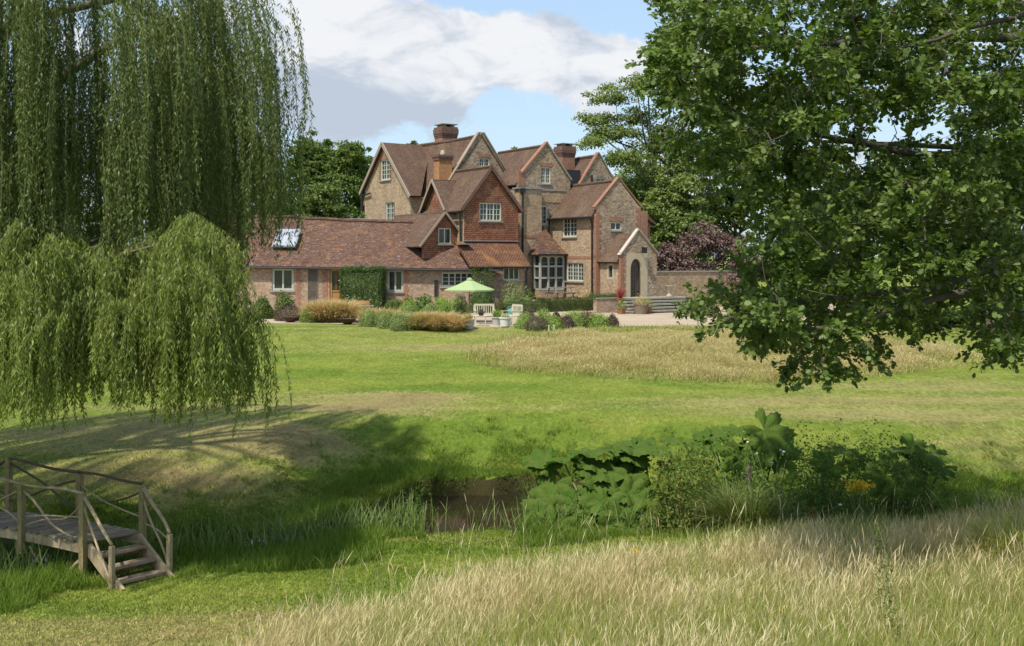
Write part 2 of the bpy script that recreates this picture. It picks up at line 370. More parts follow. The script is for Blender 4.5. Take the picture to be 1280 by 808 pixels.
# ------------------------------------------------------------------ terrain
STREAM = np.array([(-40, 2), (-20, 15.5), (-12.5, 22.0), (-10.2, 24.2), (-7, 25.4), (-4, 26.9), (-1.6, 28.7), (0.6, 29.2), (3.5, 28.3), (8, 28.0), (16, 28.5), (60, 31)], float)
SW = np.array([1.2, 1.0, .9, .85, .5, .75, 2.1, 2.2, 1.3, 1.0, .9, .9])
WATER_Z = -6.5
def stream_d(X, Y):
    best = np.full(X.shape, 1e9); w = np.zeros(X.shape); side = np.zeros(X.shape)
    for i in range(len(STREAM) - 1):
        a, b = STREAM[i], STREAM[i + 1]; d = b - a; L2 = d @ d
        t = np.clip(((X - a[0]) * d[0] + (Y - a[1]) * d[1]) / L2, 0, 1)
        dx = X - a[0] - t * d[0]; dy = Y - a[1] - t * d[1]; ds = np.hypot(dx, dy)
        m = ds < best; best = np.where(m, ds, best); w = np.where(m, SW[i] * (1 - t) + SW[i + 1] * t, w)
        side = np.where(m, np.sign(d[0] * (Y - a[1]) - d[1] * (X - a[0])), side)
    return best, w, side
def sst(x, a, b):
    t = np.clip((x - a) / (b - a), 0, 1); return t * t * (3 - 2 * t)
def gz(X, Y, fine=True):
    X = np.asarray(X, float); Y = np.asarray(Y, float)
    d, w, side = stream_d(X, Y)
    zf = -3.35 - .0896 * np.clip(53 - Y, 0, 40)
    zf += .10 * np.exp(-((X - 8) / 9) ** 2 - ((Y - 46) / 5.5) ** 2)
    rise = .31 * (np.clip(X + 9, 0, 26) / 9) ** 2
    zn = -6.38 + rise * (1 - sst(Y, 20.5, 26)) + .07 * np.clip(21 - Y, 0, 30)
    zn = np.minimum(zn, -1.7)
    bump_ = .05 * np.sin(X * 1.3 + 1.7 * np.sin(Y * .7)) + .04 * np.sin(Y * 1.9 + X * .6)
    w = w + .18 * np.sin(X * 2.1) + .12 * np.sin(X * 5.3 + 1)
    lipz = -6.4 + .34 * sst(X, -4.2, -2.2) * (1 - sst(X, 2, 4)); far = lipz + (zf - lipz) * sst(d, w, w + 5.5)
    near = -6.42 + (zn + 6.42) * sst(d, w, w + 2.5)
    z = np.where(side > 0, far, near) + bump_ * np.clip(1 - np.abs(Y - 27) / 14, 0, 1)
    lip = np.where(side > 0, sst(d, w - .28, w + .12), sst(d, w - .5, w + .3))
    z = -6.95 + (z + 6.95) * lip
    return z
gz1 = lambda x, y: float(gz(np.array([x]), np.array([y]))[0])
_T = np.concatenate([np.linspace(6, 60, 1400), np.linspace(60.1, 300, 600)])
def gp(u, v):                                   # where the sight line of the survey photo meets the ground
    X = (u - UH) / FPX * _T; Z = (VH - v) / FPX * _T; z = gz(X, _T); i = int(np.argmax(Z < z))
    return Vector((float(X[i]), float(_T[i]), float(z[i])))
def gY(u, Y): x = (u - UH) / FPX * Y; return Vector((x, Y, gz1(x, Y)))
def proj(P): return UH + FPX * P[:, 0] / P[:, 1], VH - FPX * P[:, 2] / P[:, 1]

def lawn_color(t):
    p = worldpos(t)
    a = noise(t, vscale(t, p, (.5, 1.0, 1)), .45, 5, .6)
    stripe = noise(t, vscale(t, p, (.12, 1.0, 1)), .9, 4, .6)
    fine = noise(t, vscale(t, p, (1, .42, 1)), 9.0, 6, .8)
    c = mix(t, smooth(t, a, .38, .62), (.125, .185, .022), (.19, .228, .036))
    dry = mth(t, 'ADD', mth(t, 'ADD', mth(t, 'MULTIPLY', stripe, .6), mth(t, 'MULTIPLY', fine, .42)), mth(t, 'MULTIPLY', noise(t, vscale(t, p, (.8, 1.2, 1)), 1.5, 6, .75), .16))
    for (cx, cy, rx, ry, k) in ((-5.5, 33.2, 1.8, .9, .26), (-6.4, 31.8, 2.2, .8, .22), (-2.2, 47.5, 2.4, .8, .16), (-4.5, 36.5, 3.0, 1.6, .2), (-9, 33, 6, 4, .2), (-8, 29, 4, 2, .16), (-3.0, 38.2, 2.2, 1.2, .2), (11, 37, 10, 3.0, .17), (-3.6, 18.9, 6, 1.6, .12), (-6, 17.6, 5, 1.0, .06), (-2, 46, 3, 2.2, .1),
                            (2, 51.5, 9, 2.2, .14), (0, 33.5, 6, 3, -.24), (3, 39, 7, 1.6, -.14), (-1, 44, 5, 2, -.1), (-3, 29.5, 3.5, 2.0, -.25), (-6, 42, 6, 3.5, -.08), (2, 31.5, 6, 2.4, -.2)):
        s = nd(t, 'ShaderNodeVectorMath', operation='SUBTRACT'); lk(t, p, s.inputs[0]); s.inputs[1].default_value = (cx, cy, 0)
        m2 = nd(t, 'ShaderNodeVectorMath', operation='MULTIPLY'); lk(t, s.outputs[0], m2.inputs[0]); m2.inputs[1].default_value = (1 / rx, 1 / ry, 0)
        dt = nd(t, 'ShaderNodeVectorMath', operation='DOT_PRODUCT'); lk(t, m2.outputs[0], dt.inputs[0]); lk(t, m2.outputs[0], dt.inputs[1])
        dry = mth(t, 'ADD', dry, mth(t, 'MULTIPLY', mth(t, 'EXPONENT', mth(t, 'MULTIPLY', dt.outputs['Value'], -1.0)), k))
    c = mix(t, smooth(t, dry, .54, .80), c, (.27, .25, .085))
    c = mix(t, mth(t, 'MULTIPLY', smooth(t, dry, .74, .92), .85), c, (.25, .19, .09))
    hs = nd(t, 'ShaderNodeHueSaturation'); lk(t, c, hs.inputs['Color'])
    lk(t, mth(t, 'ADD', mth(t, 'ADD', mth(t, 'MULTIPLY', fine, 2.1), mth(t, 'MULTIPLY', noise(t, vscale(t, p, (.8, .8, 1)), 1.3, 6, .75), 1.0)), -.52), hs.inputs['Value'])
    return hs.outputs[0], fine
def lawnmat():
    m, t, b = newmat('lawn_turf'); c, fine = lawn_color(t)
    g = nd(t, 'ShaderNodeNewGeometry'); sx = nd(t, 'ShaderNodeSeparateXYZ'); lk(t, g.outputs['Position'], sx.inputs[0])
    soil = mth(t, 'MULTIPLY', smooth(t, mth(t, 'ADD', sx.outputs[2], mth(t, 'MULTIPLY', fine, .2)), -6.0, -6.25), 1.0)
    sn = nd(t, 'ShaderNodeSeparateXYZ'); lk(t, g.outputs['True Normal'], sn.inputs[0])
    steep = smooth(t, sn.outputs[2], .93, .75)
    lk(t, mix(t, mth(t, 'MULTIPLY', mth(t, 'MAXIMUM', steep, mth(t, 'MULTIPLY', soil, .0)), .9), c, (.05, .036, .02)), b.inputs['Base Color'])
    b.inputs['Roughness'].default_value = .95; b.inputs['Specular IOR Level'].default_value = .1
    h = mth(t, 'ADD', fine, noise(t, g.outputs['Position'], 5, 5, .75)); bump(t, b, h, .9, .12); return m
def bladelawn():
    m, t, b = newmat('short_lawn_blades'); c, fine = lawn_color(t)
    g = nd(t, 'ShaderNodeNewGeometry')
    hs = nd(t, 'ShaderNodeHueSaturation'); lk(t, c, hs.inputs['Color']); lk(t, mth(t, 'ADD', mth(t, 'MULTIPLY', g.outputs['Random Per Island'], .8), 1.0), hs.inputs['Value'])
    lk(t, hs.outputs[0], b.inputs['Base Color']); b.inputs['Roughness'].default_value = .6; b.inputs['Specular IOR Level'].default_value = .2
    tr = nd(t, 'ShaderNodeBsdfTranslucent'); lk(t, hs.outputs[0], tr.inputs[0]); ms = nd(t, 'ShaderNodeMixShader'); ms.inputs[0].default_value = .3
    lk(t, b.outputs[0], ms.inputs[1]); lk(t, tr.outputs[0], ms.inputs[2]); lk(t, ms.outputs[0], t.nodes['Material Output'].inputs['Surface']); return m
M['lawn'] = lawnmat(); M['lawn_blade'] = bladelawn()
def grid_ground():
    g = lambda a, b, s: np.arange(a, b, s)
    xs = np.concatenate([-np.geomspace(30, 2500, 26)[::-1], g(-29, -15, .6), g(-15, 17, .17), g(17, 32, .6), np.geomspace(33, 2500, 26)])
    ys = np.concatenate([-np.geomspace(4, 1500, 16)[::-1], g(-2, 14, .8), g(14, 36, .15), g(36, 62, .5), np.geomspace(62, 4000, 40)])
    X, Y = np.meshgrid(xs, ys); Z = gz(X.ravel(), Y.ravel())
    n, m = len(xs), len(ys); i = np.arange(n - 1)[None] + n * np.arange(m - 1)[:, None]; i = i.ravel()
    o = mesh_np('lawn', np.stack([X.ravel(), Y.ravel(), Z], -1), np.stack([i, i + 1, i + n + 1, i + n], -1), M['lawn'], None, True)
    tag(o, 'mown lawn sloping from the house to the stream', 'lawn', kind='structure')
grid_ground()
def water():
    m, t, b = newmat('brown_stream_water')
    b.inputs['Base Color'].default_value = (.018, .016, .008, 1); b.inputs['Roughness'].default_value = .03; b.inputs['Specular IOR Level'].default_value = .5
    b.inputs['IOR'].default_value = 1.33
    bump(t, b, noise(t, worldpos(t), 3.2, 3), .025, .05)
    mb = MB(); L = []; R = []
    for i in range(len(STREAM)):
        d = STREAM[min(i + 1, len(STREAM) - 1)] - STREAM[max(i - 1, 0)]; d = d / np.hypot(*d); n = np.array([-d[1], d[0]]) * (SW[i] + .6)
        L.append(STREAM[i] + n); R.append(STREAM[i] - n)
    for i in range(len(L) - 1): mb.poly([(*R[i], WATER_Z), (*R[i + 1], WATER_Z), (*L[i + 1], WATER_Z), (*L[i], WATER_Z)])
    tag(mb.build('stream_water', m), 'still brown water of the narrow stream', 'stream', kind='structure')
water()
def gravelmat():
    m, t, b = newmat('pale_gravel'); p = worldpos(t)
    f = noise(t, p, 28, 4, .8); a = noise(t, p, .5, 5, .6)
    c = mix(t, smooth(t, a, .35, .7), (.36, .28, .19), (.43, .35, .245)); c = mix(t, mth(t, 'MULTIPLY', f, .5), c, (.25, .19, .13))
    lk(t, c, b.inputs['Base Color']); b.inputs['Roughness'].default_value = .95; bump(t, b, f, .6, .02); return m
M['gravel'] = gravelmat()
def gravel():
    pts = [(-24, 56.6), (-12, 56.2), (-9.2, 55.8), (-7, 55.2), (-3, 54.4), (0.4, 54.0), (4.5, 53.6), (8, 53.9), (12, 54.6), (16, 56), (22, 59), (26, 64), (26, 80), (14, 82), (8.5, 70), (-24, 70)]
    # the court as a fan of strips; 4 mm above the turf
    r = np.random.default_rng(5); P = []
    for i in range(len(pts)):
        a, b = np.array(pts[i]), np.array(pts[(i + 1) % len(pts)]); k = max(1, int(np.hypot(*(b - a)) / .5))
        for j in range(k):
            q = a + (b - a) * j / k; P.append(tuple(q + r.normal(size=2) * .06))
    V = [Vector((x, y, 0)) for x, y in P]; tri = tessellate_polygon([V])
    mb = MB(); mb.v = [(x, y, max(gz1(x, y), -3.352) + .012) for x, y in P]; mb.f = [tuple(t) for t in tri]
    tag(mb.build('gravel_court', M['gravel']), 'pale gravel forecourt and path along the house', 'gravel', kind='structure')
gravel()

# ------------------------------------------------------------------ the house
HX, HY, HZ = 5.17, 70.0, -3.35
a_ = Vector((.52, -.854, 0)); b_ = Vector((.854, .52, 0)); Z_ = Vector((0, 0, 1))
def W(p, q, h): return Vector((HX, HY, HZ)) + a_ * p + b_ * q + Z_ * h
house = empty('manor_house', W(0, 0, 0), 'large old brick and flint country house with many steep tiled gables', 'house')
class Plane:                                    # an upright wall plane: s runs along it, h up, n points outwards
    def __init__(s, P0, R, N): s.P0 = Vector(P0); s.R = R; s.N = N
    def __call__(s, x, h, d=0): return s.P0 + s.R * x + Z_ * h + s.N * d
def gpl(p): return Plane(W(p, 0, 0), b_, a_)    # gable planes, s = q
def lpl(q): return Plane(W(0, q, 0), a_, -b_)   # left-hand side planes, s = p
def wall(pl, outline, holes, mat, name='wall', parent=None, reveal=.14):
    rings = [[pl(x, h) for x, h in outline]] + [[pl(x0, h0), pl(x1, h0), pl(x1, h1), pl(x0, h1)] for x0, h0, x1, h1 in holes]
    tri = tessellate_polygon(rings); mb = MB(); flat = [p for r in rings for p in r]; mb.v = [tuple(p) for p in flat]
    for t in tri:
        n = (flat[t[1]] - flat[t[0]]).cross(flat[t[2]] - flat[t[0]])
        if n.length > 1e-9: mb.f.append(tuple(t) if n.dot(pl.N) > 0 else tuple(t)[::-1])
    for x0, h0, x1, h1 in holes:
        c = [(x0, h0), (x1, h0), (x1, h1), (x0, h1)]
        for i in range(4):
            A, B = c[i], c[(i + 1) % 4]; mb.poly([pl(*A), pl(*B), pl(*B, -reveal), pl(*A, -reveal)])
    return mb.build(name, mat, parent or house)
def window(pl, x0, h0, x1, h1, lights=2, bars=(1, 2), mat='frame', parent=None, sill=True, depth=.09, fw=.07, name='window'):
    mb = MB(); ax = (pl.R, pl.N, Z_); d = -depth
    w = x1 - x0; h = h1 - h0; g = .004
    mb.box(pl((x0 + x1) / 2, h0 + fw / 2 + g, d), (w - 2 * g, .07, fw), ax); mb.box(pl((x0 + x1) / 2, h1 - fw / 2 - g, d), (w - 2 * g, .07, fw), ax)
    for x in (x0 + fw / 2 + g, x1 - fw / 2 - g): mb.box(pl(x, (h0 + h1) / 2, d), (fw, .066, h - 2 * fw - 2 * g), ax)
    iw = (w - 2 * fw) / lights
    for i in range(1, lights): mb.box(pl(x0 + fw + iw * i, (h0 + h1) / 2, d), (fw * .8, .07, h - 2 * fw - 2 * g), ax)
    for i in range(lights):
        cx = x0 + fw + iw * (i + .5)
        for k in range(1, bars[0] + 1): mb.box(pl(cx - iw / 2 + iw * k / (bars[0] + 1), (h0 + h1) / 2, d - .005), (.028, .03, h - 2 * fw), ax)
        for k in range(1, bars[1] + 1): mb.box(pl(cx, h0 + fw + (h - 2 * fw) * k / (bars[1] + 1), d - .005), (iw, .026, .028), ax)
    f = mb.build(name, M[mat], parent or house)
    if (parent or house) is house:
        MB().box(pl((x0 + x1) / 2, (h0 + h1) / 2, d - .035), (w - .02, .012, h - .02), ax).build('pane', M['glass'], f)
        if sill: MB().box(pl((x0 + x1) / 2, h0 - .045, .0), (w + .16, .18, .085), ax).build('sill', M['stone_grey'], f)
    return f
def roof(polys, mat='roof', name='roof', parent=None, t=.13):
    mb = MB()
    for pts in polys: mb.slab(pts, t)
    return mb.build(name, M[mat], parent or house)
def ridge(pts, parent=None, r=.11, name='ridge_tiles', mat='roof'):
    return MB().tube(pts, r, 8).build(name, M[mat], parent or house)
def pipe(pts, r=.055, name='downpipe', parent=None): return MB().tube(pts, r, 8).build(name, M['iron'], parent or house)
def quoin(pl, x, h0, h1, dirn, mat='brick_red', w=.38, name='brick_quoin'):   # toothed dressing beside a corner
    mb = MB(); k = 0; h = h0
    while h < h1 - .1:
        ww = w if k % 2 else w * .62; mb.box(pl(x + dirn * ww / 2, h + .11, .004), (ww, .03, .222), (pl.R, pl.N, Z_)); h += .225; k += 1
    return mb.build(name, M[mat], house)
def chimney(c, w, d, h0, h1, mat, cap=True, pots=0):
    ax = (a_, b_, Z_); mb = MB(); c = Vector(c); base = Vector((c.x, c.y, HZ))
    at = lambda h: base + Z_ * h
    top = h1 - .75 if cap else h1 - .3
    mb.box((at(h0) + at(top)) / 2, (d, w, top - h0), ax)
    ch = mb.build('chimney', M[mat], house)
    if cap:
        m2 = MB()
        for i, (s, y) in enumerate(((.05, 0), (.1, .13), (.16, .26), (.16, .44), (.08, .6))): m2.box(at(top + y + .07), (d + s, w + s, .13 if i != 3 else .2), ax)
        m2.build('chimney_cap', M['brick_dark'], ch)
        m3 = MB()
        for s in (-.28, .28): m3.box(at(h1 + .06) + b_ * s * w, (d * .8, .22, .16), ax)
        m3.box(at(h1 + .17), (d + .1, w + .1, .05), ax); m3.build('cowl', M['stone_grey'], ch)
    else:
        m2 = MB(); m2.box(at(top + .1), (d + .12, w + .12, .2), ax); m2.box(at(top + .27), (d + .2, w + .2, .14), ax); m2.build('chimney_cap', M['brick_dark'], ch)
        MB().lathe(at(h1 + .04), [(.16, 0), (.17, .1), (.13, .3), (.11, .32), (.1, 0)], 12).build('chimney_pot', M['stone'], ch)
    return ch

# two-storey block with the parapet gable
g0 = gpl(0); l0 = lpl(0)
wall(g0, [(0, 0), (3.45, 0), (3.45, 6.3), (3.5, 6.45), (3.28, 6.5), (1.72, 8.15), (.16, 6.42), (-.05, 6.38), (0, 6.15)], [(1.1, 4.93, 1.96, 5.45)], M['flint'])
window(g0, 1.1, 4.93, 1.96, 5.45, 2, (0, 0), sill=True)
MB().box(g0(1.53, 5.62, .004), (1.1, .02, .24), (b_, a_, Z_)).build('brick_panel', M['brick_red'], house)
wall(l0, [(-6, 0), (0, 0), (0, 5.95), (-6, 5.95)], [(-3.71, 4.56, -2.1, 5.75), (-3.25, 1.75, -1.37, 2.9)], M['brick_warm'])
window(l0, -3.71, 4.56, -2.1, 5.75, 2, (1, 3)); window(l0, -3.25, 1.75, -1.37, 2.9, 3, (1, 3))
wall(Plane(W(0, 3.45, 0), -a_, b_), [(0, 0), (6, 0), (6, 6.2), (0, 6.2)], [], M['flint'])
MB().box(l0(-1.7, 3.25, .004), (3.4, .03, .17), (a_, b_, Z_)).build('string_course', M['brick_red'], house)
quoin(g0, 0, 0, 6.1, 1); quoin(g0, 3.45, 3.2, 6.3, -1); quoin(l0, 0, 0, 5.9, -1, w=.3)
roof([[W(-.16, -.28, 5.78), W(-.16, 1.72, 8.0), W(-6.6, 1.72, 7.95), W(-5.4, -.28, 5.78)], [W(-.16, 1.72, 8.0), W(-.16, 3.7, 5.95), W(-6.6, 3.7, 5.95), W(-6.6, 1.72, 7.95)]])
ridge([W(-.15, 1.72, 8.03), W(-6.4, 1.72, 7.97)])
MB().bar(W(-.1, -.1, 6.35), W(-.1, 1.74, 8.25), .3, .07).bar(W(-.1, 3.55, 6.4), W(-.1, 1.70, 8.25), .3, .07).build('gable_coping', M['brick_red'], house)
MB().tube([W(-5.2, -.33, 5.72), W(-.1, -.33, 5.72)], .07, 8).build('gutter', M['iron'], house)
pipe([W(-.25, -.3, 5.7), W(-.3, -.1, 5.4), W(-.3, -.1, .1)])
MB().bar(W(-5.25, -.2, 5.95), W(-6.2, 1.1, 7.6), .35, .05).build('lead_valley', M['lead'], house)
pipe([W(-4.85, -.25, 5.75), W(-4.85, -.3, 4.4)], .05)

# porch
PF = 2.14; gp_ = gpl(PF); lp_ = lpl(.3)
porch = wall(gp_, [(.3, 0), (3.04, 0), (3.04, 3.6), (1.6, 4.9), (.3, 3.55)], [(1.0, .85, 1.83, 3.17)], M['flint'], 'porch')
wall(lp_, [(0, 0), (PF, 0), (PF, 3.1), (0, 3.1)], [(.75, 1.9, 1.45, 2.9)], M['brick_warm'], 'side_wall', porch)
f = window(lp_, .75, 1.9, 1.45, 2.9, 1, (0, 0), 'stone', porch, fw=.15, depth=.02)
MB().box(lp_(1.1, 2.4, -.06), (.6, .012, .9), (a_, b_, Z_)).build('porch_pane', M['glass'], porch)
wall(Plane(W(0, 3.04, 0), -a_, b_), [(-PF, 0), (0, 0), (0, 3.1), (-PF, 3.1)], [], M['flint'], 'side_wall', porch)
roof([[W(PF - .14, .05, 2.98), W(PF - .14, 1.6, 4.75), W(0, 1.6, 4.72), W(0, .05, 2.98)], [W(PF - .14, 1.6, 4.75), W(PF - .14, 3.2, 3.0), W(0, 3.2, 3.0), W(0, 1.6, 4.72)]], 'roof', 'porch_roof', porch)
MB().bar(W(PF - .08, .2, 3.4), W(PF - .08, 1.62, 4.98), .30, .07).build('pale_coping', M['pale_coping'], porch)
MB().bar(W(PF - .08, 3.14, 3.45), W(PF - .08, 1.6, 4.97), .34, .09).build('coping', M['stone_grey'], porch)
mb = MB(); h = .1; k = 0
while h < 3.4:
    ww = .3 if k % 2 else .2; mb.box(gp_(.3 + ww / 2, h + .1, .004), (ww, .03, .2), (b_, a_, Z_)); mb.box(lp_(PF - ww / 2, h + .1, .004), (ww, .03, .2), (a_, b_, Z_)); h += .205; k += 1
mb.build('corner_bricks', M['brick_red'], porch)
def arch_pts(x0, x1, h0, hs, ht, n=8):           # pointed arch outline
    c = (x0 + x1) / 2; out = [(x0, h0), (x0, hs)]
    for i in range(1, n + 1):
        t = i / n; out.append((x0 + (c - x0) * (1 - math.cos(t * math.pi / 2)) , hs + (ht - hs) * math.sin(t * math.pi / 2) ** .9))
    for i in range(n - 1, -1, -1):
        t = i / n; out.append((x1 - (x1 - c) * (1 - math.cos(t * math.pi / 2)), hs + (ht - hs) * math.sin(t * math.pi / 2) ** .9))
    out.append((x1, h0)); return out
def ring_slab(pl, outer, inner, d0, d1, mat, name, parent):
    mb = MB()
    for dd in (d1,):
        rings = [[pl(x, h, dd) for x, h in outer], [pl(x, h, dd) for x, h in inner]]; fl = rings[0] + rings[1]
        for t in tessellate_polygon(rings):
            n = (fl[t[1]] - fl[t[0]]).cross(fl[t[2]] - fl[t[0]]); tt = t if n.dot(pl.N) > 0 else t[::-1]; mb.poly([fl[i] for i in tt])
    for ring in (outer, inner):
        for i in range(len(ring)):
            A, B = ring[i], ring[(i + 1) % len(ring)]; mb.poly([pl(*A, d0), pl(*B, d0), pl(*B, d1), pl(*A, d1)])
    return mb.build(name, mat, parent)
ring_slab(gp_, [(.74, .84), (.74, 3.5), (2.3, 3.5), (2.3, .84)], arch_pts(1.0, 1.83, .86, 2.45, 3.17), -.14, .035, M['stone'], 'stone_surround', porch)
mb = MB().poly([gp_(x, h, -.2) for x, h in arch_pts(.98, 1.85, .85, 2.46, 3.2)])
for i in range(6): mb.box(gp_(1.06 + i * .14, 1.8, -.19), (.012, .02, 1.9), (b_, a_, Z_))
for h in (1.25, 2.35): mb.box(gp_(1.41, h, -.185), (.8, .02, .05), (b_, a_, Z_))
mb.build('porch_door', M['door_dark'], porch)
mb = MB().bar(gp_(1.62, 3.98, .02), gp_(1.62, 3.98, .3), .03, .03).bar(gp_(1.62, 3.98, .28), gp_(1.85, 3.85, .3), .025, .025)
mb.box(gp_(1.85, 3.66, .3), (.26, .2, .3), (b_, a_, Z_)).box(gp_(1.85, 3.84, .3), (.32, .26, .05), (b_, a_, Z_)); mb.build('porch_lantern', M['iron'], porch)

# gable block with the bay
PG = -4.92; g2 = gpl(PG)
wall(g2, [(-2.85, 0), (1.45, 0), (1.45, 8.35), (-.43, 10.65), (-2.2, 8.75), (-2.42, 8.7), (-2.42, 8.3), (-2.85, 7.6)], [(-.87, 8.04, -.1, 9.12), (-1.0, 5.35, -.3, 6.65)], M['flint'])
window(g2, -.87, 8.04, -.1, 9.12, 2, (1, 3)); window(g2, -1.0, 5.35, -.3, 6.65, 1, (1, 3), fw=.13, mat='frame_grey')
MB().box(g2(-.48, 9.27, .004), (1.0, .02, .26), (b_, a_, Z_)).build('brick_panel', M['brick_red'], house)
MB().box(g2(.1, 7.1, .008), (2.3, .03, .55), (b_, a_, Z_)).build('brick_panel', M['brick_warm'], house)
MB().box(g2(0, 7.65, .01), (2.2, .05, .14), (b_, a_, Z_)).build('string_course', M['stone_grey'], house)
mb = MB().box(W(PG + .26, -1.98, 3.8), (.52, 1.7, 7.6), (a_, b_, Z_)); mb.build('flue_projection', M['brick_warm'], house)
mb = MB().box(W(PG + .22, -1.98, 7.66), (.75, 1.95, .10), (a_, b_, Z_)); mb.build('lead_cap', M['lead'], house)
MB().box(W(PG + .27, -1.98, 4.6), (.56, 1.74, .16), (a_, b_, Z_)).build('string_course', M['brick_red'], house)
mb = MB().box(W(PG - .1, -2.35, 8.3), (.3, .42, .95), (a_, b_, Z_)); mb.build('kneeler', M['brick_red'], house)
MB().bar(W(PG - .08, -2.4, 8.62), W(PG - .08, -.41, 10.75), .36, .1).build('gable_coping', M['brick_red'], house)
MB().bar(W(PG - .08, 1.5, 8.35), W(PG - .08, -.45, 10.75), .36, .1).build('gable_coping', M['stone_grey'], house)
roof([[W(PG - .15, -2.75, 7.9), W(PG - .15, -.43, 10.5), W(-11.5, -.43, 10.5), W(-11.5, -2.75, 7.9)], [W(PG - .15, -.43, 10.5), W(PG - .15, 1.75, 8.0), W(-11.5, 1.75, 8.0), W(-11.5, -.43, 10.5)]])
ridge([W(PG - .2, -.43, 10.53), W(-11, -.43, 10.5)])
wall(lpl(-2.6), [(-12, 0), (PG, 0), (PG, 7.7), (-12, 7.7)], [], M['flint']); wall(Plane(W(0, 1.45, 0), -a_, b_), [(4.92, 0), (12, 0), (12, 8), (4.92, 8)], [], M['flint'])
pipe([W(PG + .6, -2.62, 7.6), W(PG + .6, -2.62, 3.2)], .06); MB().box(W(PG + .6, -2.62, 7.5), (.22, .26, .3), (a_, b_, Z_)).build('hopper', M['iron'], house)

# bay window with mullions and bell-cast roof
BP = -3.4; gb = gpl(BP); lb = lpl(-1.9)
bay = MB().box(W((PG + BP) / 2, -1.0, .6), (BP - PG - .02, 1.8, 1.2), (a_, b_, Z_)).build('bay_window', M['brick_warm'], house)
ax = (b_, a_, Z_)
mb = MB(); xs = [-1.86, -1.26, -.68, -.10]; hs = [1.22, 1.95, 2.68, 3.36]
for x in xs: mb.box(gb(x, 2.29, -.06), (.12, .12, 2.2), ax)
for h in hs: mb.box(gb(-.98, h, -.06), (1.88, .126, .11), ax)
for i in range(3):                              # rounded heads of the top lights
    c = (xs[i] + xs[i + 1]) / 2
    ring_slab(gb, [(xs[i], 2.9), (xs[i], 3.36), (xs[i + 1], 3.36), (xs[i + 1], 2.9)],
              [(xs[i] + .06, 2.91)] + [(c - math.cos(t) * .23, 3.08 + math.sin(t) * .2) for t in np.linspace(0, math.pi, 9)] + [(xs[i + 1] - .06, 2.91)], -.1, -.02, M['frame_grey'], 'light_head', bay)
for t_ in (.05, .5, .95):
    p = PG + (BP - PG) * t_; mb.box(lb(p, 2.29, -.05), (.11, .1, 2.2), (a_, b_, Z_))
for h in hs: mb.box(lb((PG + BP) / 2, h, -.05), (BP - PG, .1, .1), (a_, b_, Z_))
mb.build('mullions', M['frame_grey'], bay)
mb = MB().box(gb(-.98, 2.3, -.14), (1.7, .012, 2.1), ax)
for i in range(3):
    for r_ in range(3):
        for k in (1, 2): mb.box(gb(xs[i] + .58 * k / 3, hs[r_] + .36, -.125), (.014, .01, .7), ax)
        for k in (1, 2): mb.box(gb((xs[i] + xs[i + 1]) / 2, hs[r_] + .73 * k / 3, -.125), (.56, .01, .012), ax)
mb.box(lb((PG + BP) / 2, 2.3, -.12), (1.4, .012, 2.1), (a_, b_, Z_)); mb.build('pane', M['glass'], bay)
ap = W(PG + .05, -.98, 5.5); e0, e1, e2_, e3 = W(PG + .02, -2.2, 3.42), W(BP + .3, -2.2, 3.42), W(BP + .3, .12, 3.42), W(PG + .02, .12, 3.42)
m0, m1, m2, m3 = [ap.lerp(e, .72) + Z_ * (-.12) for e in (e0, e1, e2_, e3)]
roof([[ap, m0, m1], [ap, m1, m2], [ap, m2, m3], [m0, e0, e1, m1], [m1, e1, e2_, m2], [m2, e2_, e3, m3]], 'roof_wing', 'bay_roof', bay, .06)
pipe([W(BP + .1, -.02, 3.35), W(BP + .1, -.02, .1)], .06, parent=bay); MB().tube([e1, e2_], .06, 6).build('gutter', M['iron'], bay)

# main range behind, its left slope running on over the tile-hung gable
P1 = -8.0; gm = gpl(P1)
R1 = W(P1, -3.47, 11.3); R2 = W(-13.6, -5.2, 11.0)
wall(gm, [(-6.3, 0), (-.6, 0), (-.6, 7.6), (-3.3, 11.25), (-3.47, 11.5), (-3.7, 11.5), (-3.85, 11.2), (-6.3, 7.7)], [(-3.71, 9.22, -2.92, 9.8)], M['flint'])
window(gm, -3.71, 9.22, -2.92, 9.8, 2, (1, 1))
MB().box(gm(-3.3, 9.94, .004), (1.0, .02, .22), (b_, a_, Z_)).build('brick_panel', M['brick_red'], house)
mb = MB().bar(W(P1 - .1, -6.3, 7.75), W(P1 - .1, -3.75, 11.5), .36, .06); mb.build('gable_coping', M['barge'], house)
mb = MB().bar(W(P1 - .1, -.7, 7.75), W(P1 - .1, -3.4, 11.5), .36, .08); mb.build('gable_coping', M['stone_grey'], house)
EV = -7.62
roof([[R1, R2, W(-13.6, EV - .2, 6.1), W(-10, EV, 6.1)], [R1, W(-10, EV, 6.1), W(P1, EV, 6.1)], [R1, W(P1, -1.0, 8.0), W(-13.6, -1.6, 7.6), R2]], 'roof')
roof([[W(P1, -5.46, 8.82), W(P1, EV, 6.1), W(-3.35, EV, 6.1), W(-3.35, -5.46, 8.82)], [W(-3.35, -5.46, 8.82), W(-3.35, -3.2, 6.12), W(P1, -3.2, 6.12), W(P1, -5.46, 8.82)]], 'roof')
ridge([R1 + Z_ * .03, (R1 + R2) / 2 - Z_ * .06, R2 + Z_ * .02]); ridge([W(-3.35, -5.46, 8.85), W(P1, -5.46, 8.83)])
ridge([R2, W(-18, -6.3, 10.9)])
roof([[R2, W(-18, -6.3, 10.9), W(-18, EV, 7), W(-13.6, EV - .2, 6.1)]], 'roof')
chimney(W(-12.6, -3.75, 0), 1.15, 1.15, 9.5, 12.25, 'brick_red'); chimney(W(-8.5, -6.15, 0), .95, .75, 7, 9.85, 'brick_orange', False)
